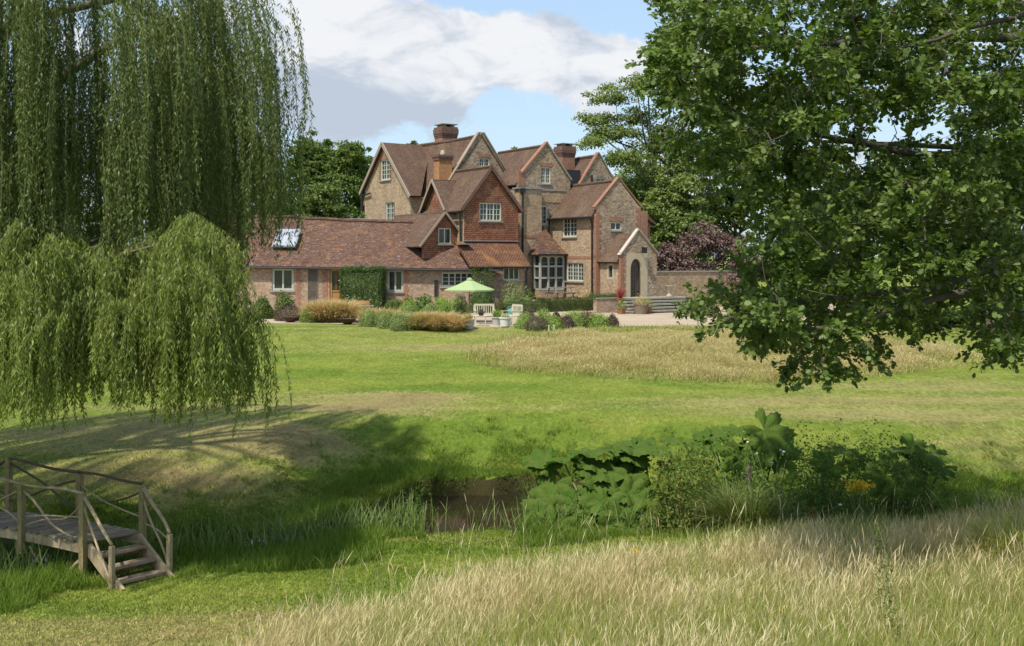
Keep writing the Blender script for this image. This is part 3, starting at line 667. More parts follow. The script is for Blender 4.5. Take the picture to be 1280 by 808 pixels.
# tile-hung gable end
PE = -3.5; ge = gpl(PE); le = lpl(-7.34)
wall(ge, [(-7.34, 4.1), (-3.45, 4.1), (-3.45, 6.3), (-5.46, 8.68), (-7.34, 6.42)], [(-6.25, 5.5, -4.68, 6.62)], M['tile_hung'], 'tile_hung_wall')
window(ge, -6.25, 5.5, -4.68, 6.62, 3, (1, 2)); wall(ge, [(-7.34, 0), (-3.45, 0), (-3.45, 4.1), (-7.34, 4.1)], [], M['brick_warm'])
MB().bar(W(PE + .16, -7.6, 6.15), W(PE + .16, -5.46, 8.8), .06, .2).bar(W(PE + .16, -3.25, 6.15), W(PE + .16, -5.46, 8.8), .06, .2).build('bargeboard', M['brick_dark'], house)
wall(le, [(-10.2, 0), (PE, 0), (PE, 6.35), (-10.2, 6.35)], [(-7.95, 5.45, -6.0, 6.3)], M['brick_warm'])
window(le, -7.95, 5.45, -6.0, 6.3, 3, (1, 2)); wall(Plane(W(0, -3.45, 0), -a_, b_), [(3.5, 0), (8, 0), (8, 6.4), (3.5, 6.4)], [], M['tile_hung'])
MB().tube([W(-9.4, EV - .08, 6.03), W(-8.5, EV - .08, 6.03)], .07, 6).tube([W(-5.4, EV - .08, 6.03), W(-3.5, EV - .08, 6.03)], .07, 6).build('gutter', M['iron'], house)
pipe([W(-3.72, -7.5, 6.0), W(-3.72, -7.45, 3.5)], .06)
mb = MB().poly([le(-8.5, 6.3, .09), le(-5.55, 6.3, .09), le(-7.02, 8.05, .09)]); dormer = mb.build('dormer', M['tile_hung'], house)
roof([[W(-7.02, -7.75, 8.2), W(-7.02, -5.6, 8.2), W(-8.75, -7.4, 6.15), W(-8.75, -7.75, 6.15)], [W(-7.02, -7.75, 8.2), W(-5.3, -7.75, 6.15), W(-5.3, -7.4, 6.15), W(-7.02, -5.6, 8.2)]], 'roof', 'dormer_roof', dormer, .08)
MB().bar(W(-8.75, -7.74, 6.15), W(-7.02, -7.74, 8.15), .05, .16).bar(W(-5.3, -7.74, 6.15), W(-7.02, -7.74, 8.15), .05, .16).build('bargeboard', M['barge'], dormer)
# left cross gable
lg = lpl(-8.0)
wall(lg, [(-16.75, 0), (-9.5, 0), (-9.5, 7.5), (-13.42, 10.95), (-16.75, 8.0)], [(-14.1, 8.5, -12.5, 9.87), (-13.3, 5.5, -11.9, 6.95)], M['brick_warm'])
window(lg, -14.1, 8.5, -12.5, 9.87, 2, (1, 3)); window(lg, -13.3, 5.5, -11.9, 6.95, 2, (1, 3))
MB().box(lg(-13.3, 10.06, .004), (1.75, .02, .3), (a_, b_, Z_)).build('brick_panel', M['brick_red'], house)
quoin(lg, -14.12, 8.4, 9.9, -1, w=.28); quoin(lg, -12.48, 8.4, 9.9, 1, w=.28)
roof([[W(-13.42, -8.25, 11.05), W(-13.42, -4.5, 11.0), W(-9.2, -7.4, 7.25), W(-9.2, -8.25, 7.25)], [W(-13.42, -8.25, 11.05), W(-17.1, -8.25, 7.8), W(-17.1, -4, 7.8), W(-13.42, -4.5, 11.0)]])
MB().bar(W(-9.15, -8.24, 7.15), W(-13.42, -8.24, 10.98), .07, .24).bar(W(-17.15, -8.24, 7.7), W(-13.42, -8.24, 10.98), .07, .24).build('bargeboard', M['barge'], house)
wall(gpl(-9.5), [(-8, 0), (-6.5, 0), (-6.5, 7.2), (-8, 7.2)], [], M['brick_warm'])
pipe([W(-16.9, -8.15, 8.2), W(-16.9, -8.15, 4.5)], .09); pipe([W(-16.7, -8.15, 7.6), W(-15.5, -8.15, 7.7)], .06)
wall(gpl(-16.75), [(-8, 0), (-2, 0), (-2, 7.8), (-8, 7.8)], [], M['brick_warm'])
# far right gable and chimney, small dormer between
PG3 = -7.0; g3 = gpl(PG3)
wall(g3, [(2.6, 0), (7.2, 0), (7.2, 7.7), (5.21, 10.4), (2.9, 7.2), (2.6, 7.0)], [(5.0, 7.75, 5.8, 8.75)], M['flint'])
window(g3, 5.0, 7.75, 5.8, 8.75, 2, (1, 2))
MB().bar(W(PG3 - .1, 2.8, 7.1), W(PG3 - .1, 5.2, 10.5), .34, .08).build('gable_coping', M['brick_red'], house)
MB().bar(W(PG3 - .1, 7.3, 7.6), W(PG3 - .1, 5.22, 10.5), .34, .08).build('gable_coping', M['stone_grey'], house)
roof([[W(PG3 - .15, 2.3, 6.6), W(PG3 - .15, 5.21, 10.25), W(-14, 6.0, 10.3), W(-14, 2.3, 6.6)], [W(PG3 - .15, 5.21, 10.25), W(PG3 - .15, 7.5, 7.3), W(-14, 8.3, 7.3), W(-14, 6.0, 10.3)]])
ridge([W(PG3 - .1, 5.21, 10.3), W(-14, 6.0, 10.33)])
chimney(W(-9.9, 4.35, 0), 1.05, 1.0, 7.5, 11.1, 'brick_red', True)
mb = MB().box(W(-8.3, 3.3, 8.75), (2.2, 1.1, .95), (a_, b_, Z_)); mb.build('flat_dormer', M['iron'], house)
pipe([W(PG3 + .08, 4.6, 8.9), W(PG3 + .08, 4.6, 7.2)], .07)
wall(Plane(W(0, 7.2, 0), -a_, b_), [(7, 0), (14, 0), (14, 7.3), (7, 7.3)], [], M['flint'])
# low range right of the two-storey block
wall(gpl(-1.9), [(3.45, 0), (5.7, 0), (5.7, 5.6), (3.45, 5.6)], [], M['brick_red'])
roof([[W(-1.6, 3.5, 6.75), W(-1.6, 4.2, 6.7), W(-1.6, 6.0, 5.5), W(-6.5, 6.0, 5.5), W(-6.5, 4.2, 6.7), W(-6.5, 3.5, 6.75)]])
mb = MB().box(W(-.2, 3.72, 3), (.5, .5, 6.4), (a_, b_, Z_)); mb.build('buttress', M['brick_red'], house)

# lean-to in front of the tile-hung gable
gl = gpl(-1.9)
wall(gl, [(-7.2, 0), (-4.05, 0), (-4.05, 2.8), (-7.2, 2.8)], [(-5.5, 1.88, -4.33, 2.66)], M['brick_wing'])
window(gl, -5.5, 1.88, -4.33, 2.66, 3, (0, 0)); wall(Plane(W(0, -4.05, 0), -a_, b_), [(1.9, 0), (3.5, 0), (3.5, 3.9), (1.9, 2.8)], [], M['brick_warm'])
roof([[W(-3.49, -7.9, 4.22), W(-3.49, -3.62, 4.22), W(-1.62, -3.72, 2.72), W(-1.62, -7.9, 2.72)]], 'roof_moss')
MB().box(W(-3.42, -5.45, 4.26), (.2, 3.9, .05), (a_, b_, Z_)).build('lead_flashing', M['lead'], house)
pipe([W(-1.6, -3.9, 2.68), W(-1.78, -3.95, 2.4), W(-1.78, -3.95, .1)], .06)
MB().tube([W(-1.56, -7.4, 2.66), W(-1.56, -3.7, 2.66)], .06, 6).build('gutter', M['iron'], house)
MB().box(W(-3.0, -7.6, 4.05), (.55, .8, .04), (a_, b_, Z_)).build('lead_flashing', M['lead'], house)

# the long low wing
WR = Vector((-1.0, .082, 0)).normalized(); WX0 = Vector((-1.45, 68.2, HZ))
WN = Vector((-WR.y, WR.x, 0)); WN = WN if WN.y < 0 else -WN
pw = Plane(WX0, WR, WN)                         # s runs to the left along the wing
def sx(u): k = (u - UH) / FPX; return (k * WX0.y - WX0.x) / (WR.x - k * WR.y)
def hh(u, v): s = sx(u); return (VH - v) / FPX * (WX0.y + WR.y * s) - HZ
ho = []
for (u0, u1, v0, v1) in ((340, 367, 363.5, 335.5), (484, 504, 365, 337.5), (551.5, 593, 358.5, 340.5), (412, 433, 386, 337)):
    ho.append((sx(u1), hh(u1, v0), sx(u0), hh(u0, v1)))
wall(pw, [(0, 0), (19.5, 0), (19.5, 2.85), (0, 2.62)], ho, M['brick_wing'])
window(pw, *ho[0], 2, (0, 0), 'frame_grey', fw=.13); window(pw, *ho[1], 2, (0, 0), 'frame_grey', fw=.12); window(pw, *ho[2], 5, (0, 2), 'frame_grey', fw=.09)
x0, h0, x1, h1 = ho[3]
dm = MB(); axw = (pw.R, pw.N, Z_)
dm.box(pw((x0 + x1) / 2, h0 + .55, -.07), (x1 - x0 - .13, .05, .98), axw)
for x in (x0 + .1, x1 - .1): dm.box(pw(x, (h0 + h1) / 2, -.04), (.1, .07, h1 - h0), axw)
dm.box(pw((x0 + x1) / 2, h1 - .06, -.04), (x1 - x0, .074, .1), axw); dm.box(pw((x0 + x1) / 2, h0 + 1.06, -.04), (x1 - x0 - .2, .06, .08), axw)
for i in (1, 2): dm.box(pw(x0 + .15 + (x1 - x0 - .3) * i / 3, (h0 + 1.1 + h1) / 2, -.05), (.03, .03, h1 - h0 - 1.1), axw)
door = dm.build('wooden_door', M['oak_wood'], house)
MB().box(pw((x0 + x1) / 2, (h0 + 1.1 + h1 - .1) / 2, -.09), (x1 - x0 - .25, .01, h1 - h0 - 1.2), axw).build('pane', M['glass'], door)
MB().box(pw(x0 + .18, h0 + .95, -.03), (.03, .05, .14), axw).build('handle', M['iron'], door)
for u in (370.5, 409.5): quoin(pw, sx(u), .1, 2.6, 1 if u > 400 else -1, w=.3)
quoin(pw, sx(505.5), .1, 2.55, -1, w=.3)
tr0, tr1 = sx(397), sx(385); mb = MB()           # lattice trellis
mb.box(pw((tr0 + tr1) / 2, 1.3, .03), (tr1 - tr0, .01, .02), axw)
for x in (tr0, tr1): mb.box(pw(x, 1.45, .035), (.03, .03, 2.1), axw)
n = 16
for i in range(-4, n):
    for sgn in (1, -1):
        ha, hb = .45 + i * .13, .45 + i * .13 + (tr1 - tr0); xa, xb = (tr0, tr1) if sgn > 0 else (tr1, tr0)
        lo, hi = .42, 2.48
        ta, tb = max(0, (lo - ha) / (hb - ha)), min(1, (hi - ha) / (hb - ha))
        if tb > ta: mb.bar(pw(xa + (xb - xa) * ta, ha + (hb - ha) * ta, .03 + .012 * sgn), pw(xa + (xb - xa) * tb, ha + (hb - ha) * tb, .03 + .012 * sgn), .012, .02, up=pw.N)
mb.build('trellis', M['bench'], house)
MB().box(pw((tr0 + tr1) / 2, 1.45, .008), (tr1 - tr0, .012, 2.1), axw).build('recess_shade', M['door_dark'], house)  # flat dark sheet on the wall, painted shade behind the lattice
mb = MB().box(pw(sx(545), 1.35, .09), (.16, .14, 1.0), axw).box(pw(sx(545), 1.86, .09), (.22, .18, .06), axw); mb.build('soil_pipe', M['iron'], house)
def wing_roof():
    r = np.random.default_rng(3); n, m = 60, 22; V = []
    ss = np.linspace(-.9, 19.8, n)
    for j in range(m):
        t = j / (m - 1)
        for s in ss:
            he = 2.55 + .012 * s; hr = 5.35 + .035 * s if s < 14 else 5.84
            h = he + (hr - he) * t + .05 * math.sin(s * .9 + 2 * t) * math.sin(t * 3) + .02 * math.sin(s * 2.7 + t * 5) - .10 * math.sin(math.pi * min(1, max(0, s / 14))) * t
            P = pw(s, h, .32 - 3.75 * t); dP = P - W(0, 0, 0); pp, qq = dP.dot(a_), dP.dot(b_)
            if qq > -7.30: P.z = min(P.z, HZ + 4.22 - .802 * (pp + 3.49) - .22)
            V.append(P + Vector(r.normal(size=3) * .008))
    mb = MB(); mb.v = [tuple(p) for p in V]
    for j in range(m - 1):
        for i in range(n - 1): k = j * n + i; mb.f.append((k + 1, k, k + n, k + n + 1))
    off = len(mb.v)
    bk = [pw(s, 2.5, -7.2) for s in ss]; mb.v += [tuple(p) for p in bk]; top = (m - 1) * n
    for i in range(n - 1): mb.f.append((top + i + 1, top + i, off + i, off + i + 1))
    o = mb.build('wing_roof', M['roof_wing'], house)
    ridge([V[top + i] + Z_ * .02 for i in range(0, n, 3)], o, .12, 'ridge_tiles', 'roof_wing')
    mb = MB()
    for s in np.arange(-.3, 19.6, .45): mb.box(pw(s, 2.47 + .012 * s, .12), (.07, .36, .09), axw)
    mb.bar(pw(-.8, 2.50, .30), pw(19.8, 2.74, .30), .05, .12); mb.tube([pw(-.7, 2.46, .38), pw(19.7, 2.70, .38)], .05, 6); mb.build('eaves_gutter', M['iron'], o)
    m2 = MB().box(pw(sx(352), 4.0, -1.63), (1.5, .1, 1.9), (pw.R, (pw.N * .77 + Z_ * .0).normalized(), Z_))
wing_roof()
sl = (pw.N * -3.75 + Z_ * 3.1).normalized(); nr = sl.cross(pw.R); nr = nr if nr.z > 0 else -nr
c0 = pw(sx(350), 4.35, -1.55) + nr * .12
sk = MB().box(c0, (1.5, 1.75, .12), (pw.R, sl, nr)).build('skylight', M['lead'], house)
mb = MB()
for i in range(3): mb.box(c0 + pw.R * (-.46 + .46 * i) + nr * .07, (.4, 1.55, .02), (pw.R, sl, nr))
skg = plain('skylight_glass', (.35, .38, .42), .04, .05, 2, spec=1.0); mb.build('pane', skg, sk)
wall(Plane(pw(19.5, 0), Vector((0, 1, 0)), WR), [(0, 0), (7, 0), (7, 2.6), (3.5, 5.6), (0, 2.7)], [], M['brick_wing'])
# small gable standing on the wing roof
PW = -4.4; gw = gpl(PW)
wg = wall(gw, [(-9.75, 3.2), (-7.37, 3.2), (-7.37, 4.85), (-8.24, 5.9), (-9.75, 4.1)], [(-8.62, 4.08, -7.72, 5.05)], M['tile_hung'], 'roof_gable')
window(gw, -8.62, 4.08, -7.72, 5.05, 2, (0, 0))
roof([[W(PW + .2, -8.24, 6.02), W(PW + .2, -10.0, 3.9), W(-9, -10.0, 3.9), W(-11.4, -8.24, 6.05)], [W(PW + .2, -8.24, 6.02), W(-11.4, -8.24, 6.05), W(-11.4, -7.3, 4.9), W(PW + .2, -7.3, 4.9)]], 'roof', 'gable_roof', wg, .09)
MB().bar(W(PW + .22, -10.0, 3.9), W(PW + .22, -8.24, 6.02), .05, .13).bar(W(PW + .22, -7.3, 4.9), W(PW + .22, -8.24, 6.02), .05, .13).build('bargeboard', M['barge'], wg)

# far outbuilding roof behind the wing
ob = empty('outbuilding', (-15.3, 84, HZ), 'small outbuilding with an orange tiled roof showing over the wing ridge', 'outbuilding')
MB().box((-15.8, 84, HZ + 2.2), (4.4, 4, 4.4)).build('wall', M['brick_orange'], ob)
MB().slab([(-18.1, 81.7, HZ + 4.2), (-13.4, 81.7, HZ + 4.2), (-15.8, 84, HZ + 6.3)], .1).slab([(-13.4, 81.7, HZ + 4.2), (-13.4, 86.3, HZ + 4.2), (-15.8, 84, HZ + 6.3)], .1).slab([(-18.1, 86.3, HZ + 4.2), (-18.1, 81.7, HZ + 4.2), (-15.8, 84, HZ + 6.3)], .1).build('roof', M['roof_moss'], ob)
rl = empty('railing', (-9.5, 77.2, HZ), 'thin grey metal terrace railing behind the wing roof ridge', 'railing')
mb = MB()
for h in (5.55, 5.85): mb.tube([(-12.8, 77, HZ + h), (-8.2, 77.4, HZ + h)], .03, 6)
mb.build('rail', M['lead'], rl)
mb = MB()
for i in range(6): mb.tube([(-12.8 + i * .92, 77 + i * .08, HZ + 4.6), (-12.8 + i * .92, 77 + i * .08, HZ + 5.85)], .03, 6)
mb.build('posts', M['lead'], rl)

# terrace and steps before the porch
tr = empty('stone_steps', W(3.2, 2, 0), 'broad weathered stone steps leading up to the porch door', 'steps')
nst = 5
for i in range(nst):
    top = .85 - i * .17; p1 = PF + 1.15 + i * .36
    r = np.random.default_rng(i); mb = MB()
    q = -.35 - .12 * i
    while q < 4.6 + .12 * i - .05:
        L = min(r.uniform(.7, 1.3), 4.6 + .12 * i - q); mb.box(W(PF / 2 + p1 / 2 + .05, q + L / 2, top - .05 + r.normal() * .006), (p1 - PF + .1, L - .012, .1), (a_, b_, Z_)); q += L
    mb.box(W(PF / 2 + p1 / 2, 2.1 , top - .42), (p1 - PF - .06, 4.8 + .2 * i, .62 if i < 2 else .5), (a_, b_, Z_))
    mb.build('step', M['stone_grey'], tr)
lw = empty('low_wall', W(2.4, -.8, 0), 'short low stone retaining wall beside the steps', 'wall')
MB().box(W(2.9, -1.3, .42), (.35, 1.7, .84), (a_, b_, Z_)).box(W(1.4, -.3, .4), (3, .3, .8), (a_, b_, Z_)).build('stonework', M['brick_wing'], lw)
MB().box(W(2.9, -1.3, .87), (.42, 1.8, .07), (a_, b_, Z_)).build('coping', M['stone_grey'], lw)
gwall = empty('garden_wall', W(1, 7, 0), 'warm brick garden wall running off to the right of the porch', 'garden wall')
MB().box(W(.3, 7.5, 1.15), (.3, 8, 2.3), (a_, b_, Z_)).build('brickwork', M['brick_warm'], gwall)
MB().box(W(.3, 7.5, 2.34), (.4, 8.1, .08), (a_, b_, Z_)).build('coping', M['stone_grey'], gwall)
MB().box(W(.45, 3.62, 1.5), (.34, .34, 3.0), (a_, b_, Z_)).build('pier', M['brick_red'], gwall)
urn = empty('stone_urn', W(2.3, 3.75, .85), 'pale stone urn standing beside the porch on the top step', 'urn')
MB().lathe(W(2.4, 3.8, .85), [(0, 0), (.2, 0), (.2, .08), (.09, .14), (.09, .22), (.2, .4), (.27, .62), (.31, .66), (.27, .66), (.2, .5), (0, .5)], 20).build('bowl', M['stone'], urn, True)

# ------------------------------------------------------------------ garden planting near the house
def dome_pts(c, r3, n, r, shell=.78, lump=.12, low=-.15):
    d = rand_dirs(n * 2, r); d = d[d[:, 2] > low][:n]
    ph = r.uniform(0, 6, 3)
    k = 1 + lump * (np.sin(d[:, 0] * 5 + ph[0]) + np.sin(d[:, 1] * 6 + ph[1]) + np.sin(d[:, 2] * 7 + ph[2])) / 2
    rad = r.uniform(shell, 1, len(d)) * k
    return np.asarray(c) + d * rad[:, None] * np.asarray(r3), unit(d / np.asarray(r3))
SEED = [100]
def bush(name, label, cat, c, r3, mat, n=900, leaf=.07, group=None, lump=.12, wid=.55, core=True, parent=None, box=None):
    SEED[0] += 1; r = np.random.default_rng(SEED[0])
    c = Vector(c)
    if box:
        P = r.uniform(-1, 1, (n, 3)); ax = r.integers(0, 3, n); sg = r.choice([-1, 1], n); P[np.arange(n), ax] = sg * r.uniform(.9, 1.04, n)
        nr = np.zeros((n, 3)); nr[np.arange(n), ax] = sg; P = P * np.array(r3); P[:, 2] += r3[2]
        P += .045 * np.sin(P[:, [1, 2, 0]] * 5) + r.normal(size=P.shape) * .02; R2 = np.array([[box[0], box[1], 0], [-box[1], box[0], 0], [0, 0, 1]]); P = P @ R2 + np.array(c); nr = nr @ R2
    else: P, nr = dome_pts(c, r3, n, r, lump=lump)
    V, F = leaves(P, nr, leaf, r, wid)
    o = mesh_np(name if parent is None else 'foliage', V, F, M[mat], parent)
    if core:
        if box:
            A, B = Vector((box[0], box[1], 0)), Vector((-box[1], box[0], 0))
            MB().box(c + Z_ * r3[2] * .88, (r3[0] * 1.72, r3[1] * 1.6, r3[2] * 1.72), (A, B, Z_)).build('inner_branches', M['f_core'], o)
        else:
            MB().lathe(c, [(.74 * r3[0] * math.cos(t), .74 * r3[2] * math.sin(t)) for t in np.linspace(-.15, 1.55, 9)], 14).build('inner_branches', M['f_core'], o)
    return tag(o, label, cat, group)
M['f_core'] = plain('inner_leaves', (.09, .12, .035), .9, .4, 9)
def tuftgrass(name, label, cat, pts, h, n, mat, w=.02, lean=.55, group=None):
    SEED[0] += 1; r = np.random.default_rng(SEED[0]); parts = []
    for (x, y, z, rad) in pts:
        a = r.uniform(0, 2 * np.pi, n); q = rad * .5 * np.sqrt(r.uniform(0, 1, n)); P = np.stack([x + q * np.cos(a), y + q * np.sin(a), np.full(n, z)], -1)
        out = np.stack([np.cos(a), np.sin(a), 0 * a], -1); A = unit(np.array([0, 0, 1.]) + out * (r.uniform(0, 1, n) * lean)[:, None] * (q / rad * 2)[:, None] + .12 * r.normal(size=(n, 3)))
        B = unit(np.cross(A, out)); C = np.cross(B, A); C = np.where((np.sum(C * out, -1) > 0)[:, None], C, -C)
        T = [(0, .5, 0), (0, -.5, 0), (.5, .5, .06), (.5, -.5, .06), (.82, .35, .26), (.82, -.35, .26), (1.0, .1, .55), (1.0, -.1, .55)]
        parts.append(inst(T, [(0, 1, 3, 2), (2, 3, 5, 4), (4, 5, 7, 6)], P, A, B, C, h * r.uniform(.65, 1.15, n), w))
    V, F = cat_(parts); return tag(mesh_np(name, V, F, M[mat]), label, cat, group)
def at(u, Y, z=None): x = (u - UH) / FPX * Y; return Vector((x, Y, (gz1(x, Y) if z is None else z)))
def ball(u0, u1, v0, Y, mat, label, cat='shrub', group=None, leaf=.06, n=2400, sq=1.0):
    x0 = (u0 - UH) / FPX * Y; x1 = (u1 - UH) / FPX * Y; c = at((u0 + u1) / 2, Y); h = (VH - v0) / FPX * Y - c.z + (.10 if 'dome' in label else 0)
    k_ = 1.16 if 'dome' in label else 1.0
    return bush('shrub', label, cat, c, ((x1 - x0) / 2 * k_, (x1 - x0) / 2 * sq * k_, h), mat, n, leaf, group, core=True)
GL, GR = 'rounded shrubs in the bed left of the parasol', 'rounded shrubs in the bed right of the furniture'
ball(374, 398, 384, 56.9, 'f_ball', 'small green rounded shrub at the left foot of the large bronze grass clump', group=GL)
ball(449, 474, 390, 53.9, 'f_sage', 'leftmost of three grey-green domes at the lawn edge beside the bronze grass', group=GL)
ball(470, 497, 389, 53.1, 'f_sage', 'middle of the three grey-green domes at the lawn edge', group=GL)
ball(487, 516, 391, 52.3, 'f_sage', 'rightmost of three grey-green domes, touching the front bronze grass', group=GL)
ball(497, 525, 376, 58.5, 'f_ball', 'low green dome behind the three front domes', group=GL)
ball(526, 550, 379, 58.5, 'f_sage', 'pale flat dome peeping over the front bronze grass', group=GL)
ball(547, 566, 377, 58.6, 'f_ball', 'green dome just left of the tallest dome under the parasol', group=GL)
ball(555, 586, 372, 59.2, 'f_ball', 'tallest bright green dome under the left rim of the parasol', group=GL)
ball(565, 586, 379, 57.6, 'f_sage', 'brown-tinged dome in front of the tallest dome below the parasol', group=GL)
ball(480, 508, 374, 62.0, 'f_mid', 'mid green shrub below the twin window of the wing', leaf=.10)
ball(500, 522, 369, 64.0, 'f_bog', 'leafy bright green plant against the wing wall, left of the black pipe', leaf=.14, n=600)
ball(518, 542, 366, 64.2, 'f_bog', 'tallest leafy green plant against the wing wall below the black pipe', leaf=.15, n=600)
ball(538, 566, 369, 64.2, 'f_ball', 'pale green leafy plant under the left end of the five-light window', leaf=.12, n=700)
ball(566, 584, 364, 64.6, 'f_purple', 'dull red leafy shrub on the wing wall behind the parasol pole', leaf=.1, n=700)
ball(340, 372, 367, 60.5, 'f_dark', 'dark green shrub under the left window of the wing', leaf=.11)
ball(343, 379, 381, 58.6, 'f_purple', 'dark purple-brown low shrub behind the left fire bowl', leaf=.09)
ball(312, 344, 372, 60.5, 'f_dark', 'dark shrub at the wing foot half hidden by the willow', leaf=.11)
for (u0, u1, v0, Y, m, lab) in (
    (644, 669, 394, 52.9, 'f_ball', 'green dome next to the right-hand garden chair'), (657, 686, 397, 52.2, 'f_purple', 'large purple dome in front between two green domes'),
    (650, 670, 388, 54.6, 'f_purple', 'small purple dome at the back above the first green dome'), (667, 691, 390, 54.0, 'f_ball', 'green dome behind the large front purple dome'),
    (682, 703, 397, 52.3, 'f_ball', 'small green dome standing over two white pegs'), (689, 702, 391, 54.4, 'f_purple', 'tiny purple dome in the back between green domes'),
    (697, 718, 397, 52.5, 'f_purple', 'purple dome left of the biggest green dome'), (702, 734, 389, 53.1, 'f_ball', 'biggest bright green dome in the middle of the right bed'),
    (724, 745, 392, 53.2, 'f_purple', 'purple dome right of the biggest green dome'), (735, 761, 393, 52.9, 'f_ball', 'last green dome at the gravel end of the row'),
    (757, 773, 395, 53.1, 'f_purple', 'rightmost purple dome closing the row at the gravel')):
    ball(u0, u1, v0, Y, m, lab, group=GR)
def orna(label, u0, u1, v0, Y, k, n):
    x0, x1 = (u0 - UH) / FPX * Y, (u1 - UH) / FPX * Y; r = np.random.default_rng(k); pts = []
    for i in range(k):
        x = x0 + .35 + (x1 - x0 - .7) * (i + .5) / k; y = Y + r.uniform(-.35, .5); pts.append((x, y, gz1(x, y), .62))
    h = (VH - v0) / FPX * Y + 3.35
    tuftgrass('ornamental_grass', label, 'ornamental grass', pts, h * 1.02, n, 'f_orna', .022, 1.0)
orna('large bronze ornamental grass mound in front of the wooden door', 384, 446, 377, 57.3, 6, 1100)
orna('bronze ornamental grass mound at the lawn edge left of the parasol', 510, 582, 391, 52.4, 7, 1100)
orna('thin bronze grass strip between the fire bowl and the grey-green domes', 446, 505, 386, 56, 5, 420)
hv = Vector((WR.x, WR.y, 0))
c = pw(sx(458), 0, 1.0); bush('clipped_hedge', 'tall square-clipped glossy hedge block against the wing wall beside the door', 'hedge', (c.x, c.y, HZ + .12), (1.21, .8, 1.26), 'f_hedge', 12000, .10, box=(WR.x, WR.y))
c = W(-.9, -7.6, 0); bush('climbing_shrub', 'dark evergreen shrub climbing the corner between wing and lean-to', 'shrub', c, (.85, .8, 2.45), 'f_hedge', 3800, .10, lump=.25)
c = W(-.6, -5.7, 0); bush('shrub', 'loose grey-green bush below the lean-to window', 'shrub', c, (.95, .7, 1.5), 'f_sage', 1500, .10, lump=.3)
c = W(-.5, -4.75, 0); bush('shrub', 'pale leafy bush by the downpipe corner of the lean-to', 'shrub', c, (.7, .6, 1.25), 'f_ball', 900, .09, lump=.3)
c = W(.4, -5.4, 0); bush('low_hedge', 'low dark box edging along the lean-to wall', 'hedge', c, (1.7, .3, .32), 'f_box', 5000, .065, box=(b_.x, b_.y))
c = W(.1, -2.05, 0); bush('low_hedge', 'long low clipped hedge in front of the bay window', 'hedge', c, (2.15, .42, .40), 'f_box', 9500, .07, box=(b_.x, b_.y))
c = W(2.75, -1.4, .8); bush('low_hedge', 'short dark green hedge on top of the low stone wall', 'hedge', c, (.85, .3, .16), 'f_hedge', 1200, .06, box=(b_.x, b_.y))
c = W(-.5, -.5, 0); bush('shrub', 'yellow-green bush under the three-light window right of the bay', 'shrub', c, (.8, .55, 1.25), 'f_orna', 900, .1, lump=.3, core=False)
c = W(1.9, .1, .0); bush('shrub', 'small straw-coloured shrub below the porch side window', 'shrub', c, (.6, .4, 1.25), 'f_orna', 600, .09, lump=.3, core=False)
c = lg(-15.0, 3.6, 1.2); bush('climber', 'light green climber top showing above the wing ridge at the left gable', 'climber', (c.x, c.y, HZ + 3.2), (1.0, .8, 3.0), 'f_ball', 1500, .16, lump=.3)

# pots, furniture, parasol
def pot(name, label, c, r0, r1, h, mat, plant, pm, pr, ph, n=350, leaf=.07, cat='plant pot', group=None):
    o = empty(name, c, label, cat, group)
    MB().lathe(c, [(0, .01), (r0, 0), (r1, h * .88), (r1 + .03, h * .89), (r1 + .03, h), (r1 - .02, h), (r1 - .04, h * .9), (0, h * .9)], 20).build('pot', M[mat], o, False)
    SEED[0] += 1; r = np.random.default_rng(SEED[0])
    if plant == 'grass':
        nn = n; a = r.uniform(0, 6.28, nn); q = r1 * .6 * np.sqrt(r.uniform(0, 1, nn)); P = np.array(c) + np.stack([q * np.cos(a), q * np.sin(a), np.full(nn, h * .9)], -1)
        V, F = blades(P, ph * r.uniform(.6, 1.1, nn), .02, r, .35)
    else:
        P, nr = dome_pts(np.array(c) + [0, 0, h * .92], (pr, pr, ph), n, r, .35, .2); V, F = leaves(P, nr, leaf, r)
    mesh_np('foliage', V, F, M[pm], o); return o
pot('terracotta_pot', 'left terracotta pot with a bushy green plant near the low wall', W(4.6, -1.5, 0), .2, .27, .4, 'terracotta', 'b', 'f_sage', .38, .62)
pot('terracotta_pot', 'right terracotta pot standing against the barrel', W(4.9, .15, 0), .2, .26, .42, 'terracotta', 'b', 'f_sage', .42, .75)
pot('half_barrel', 'wooden barrel overflowing with pale foliage before the steps', W(5.2, -.55, 0), .34, .42, .62, 'barrel', 'b', 'f_orna', .58, .62, 700, .07, 'barrel')
pot('red_plant_pot', 'pot with a spiky red plant standing on the low wall end', W(3.2, -.55, .55), .14, .18, .3, 'terracotta', 'grass', 'f_red', .2, .75, 120)
PY = 54.2
pz = gz1(-.5, PY) + .02
pat = empty('patio_slab', at(616, PY), 'small pale paved patio under the garden furniture', 'patio'); pat['kind'] = 'structure'
mb = MB()
for i in range(4):
    for j in range(4): mb.box((-1.55 + i * .62, PY - .75 + j * .75, pz), (.61, .74, .06))
mb.build('paving', M['stone'], pat)
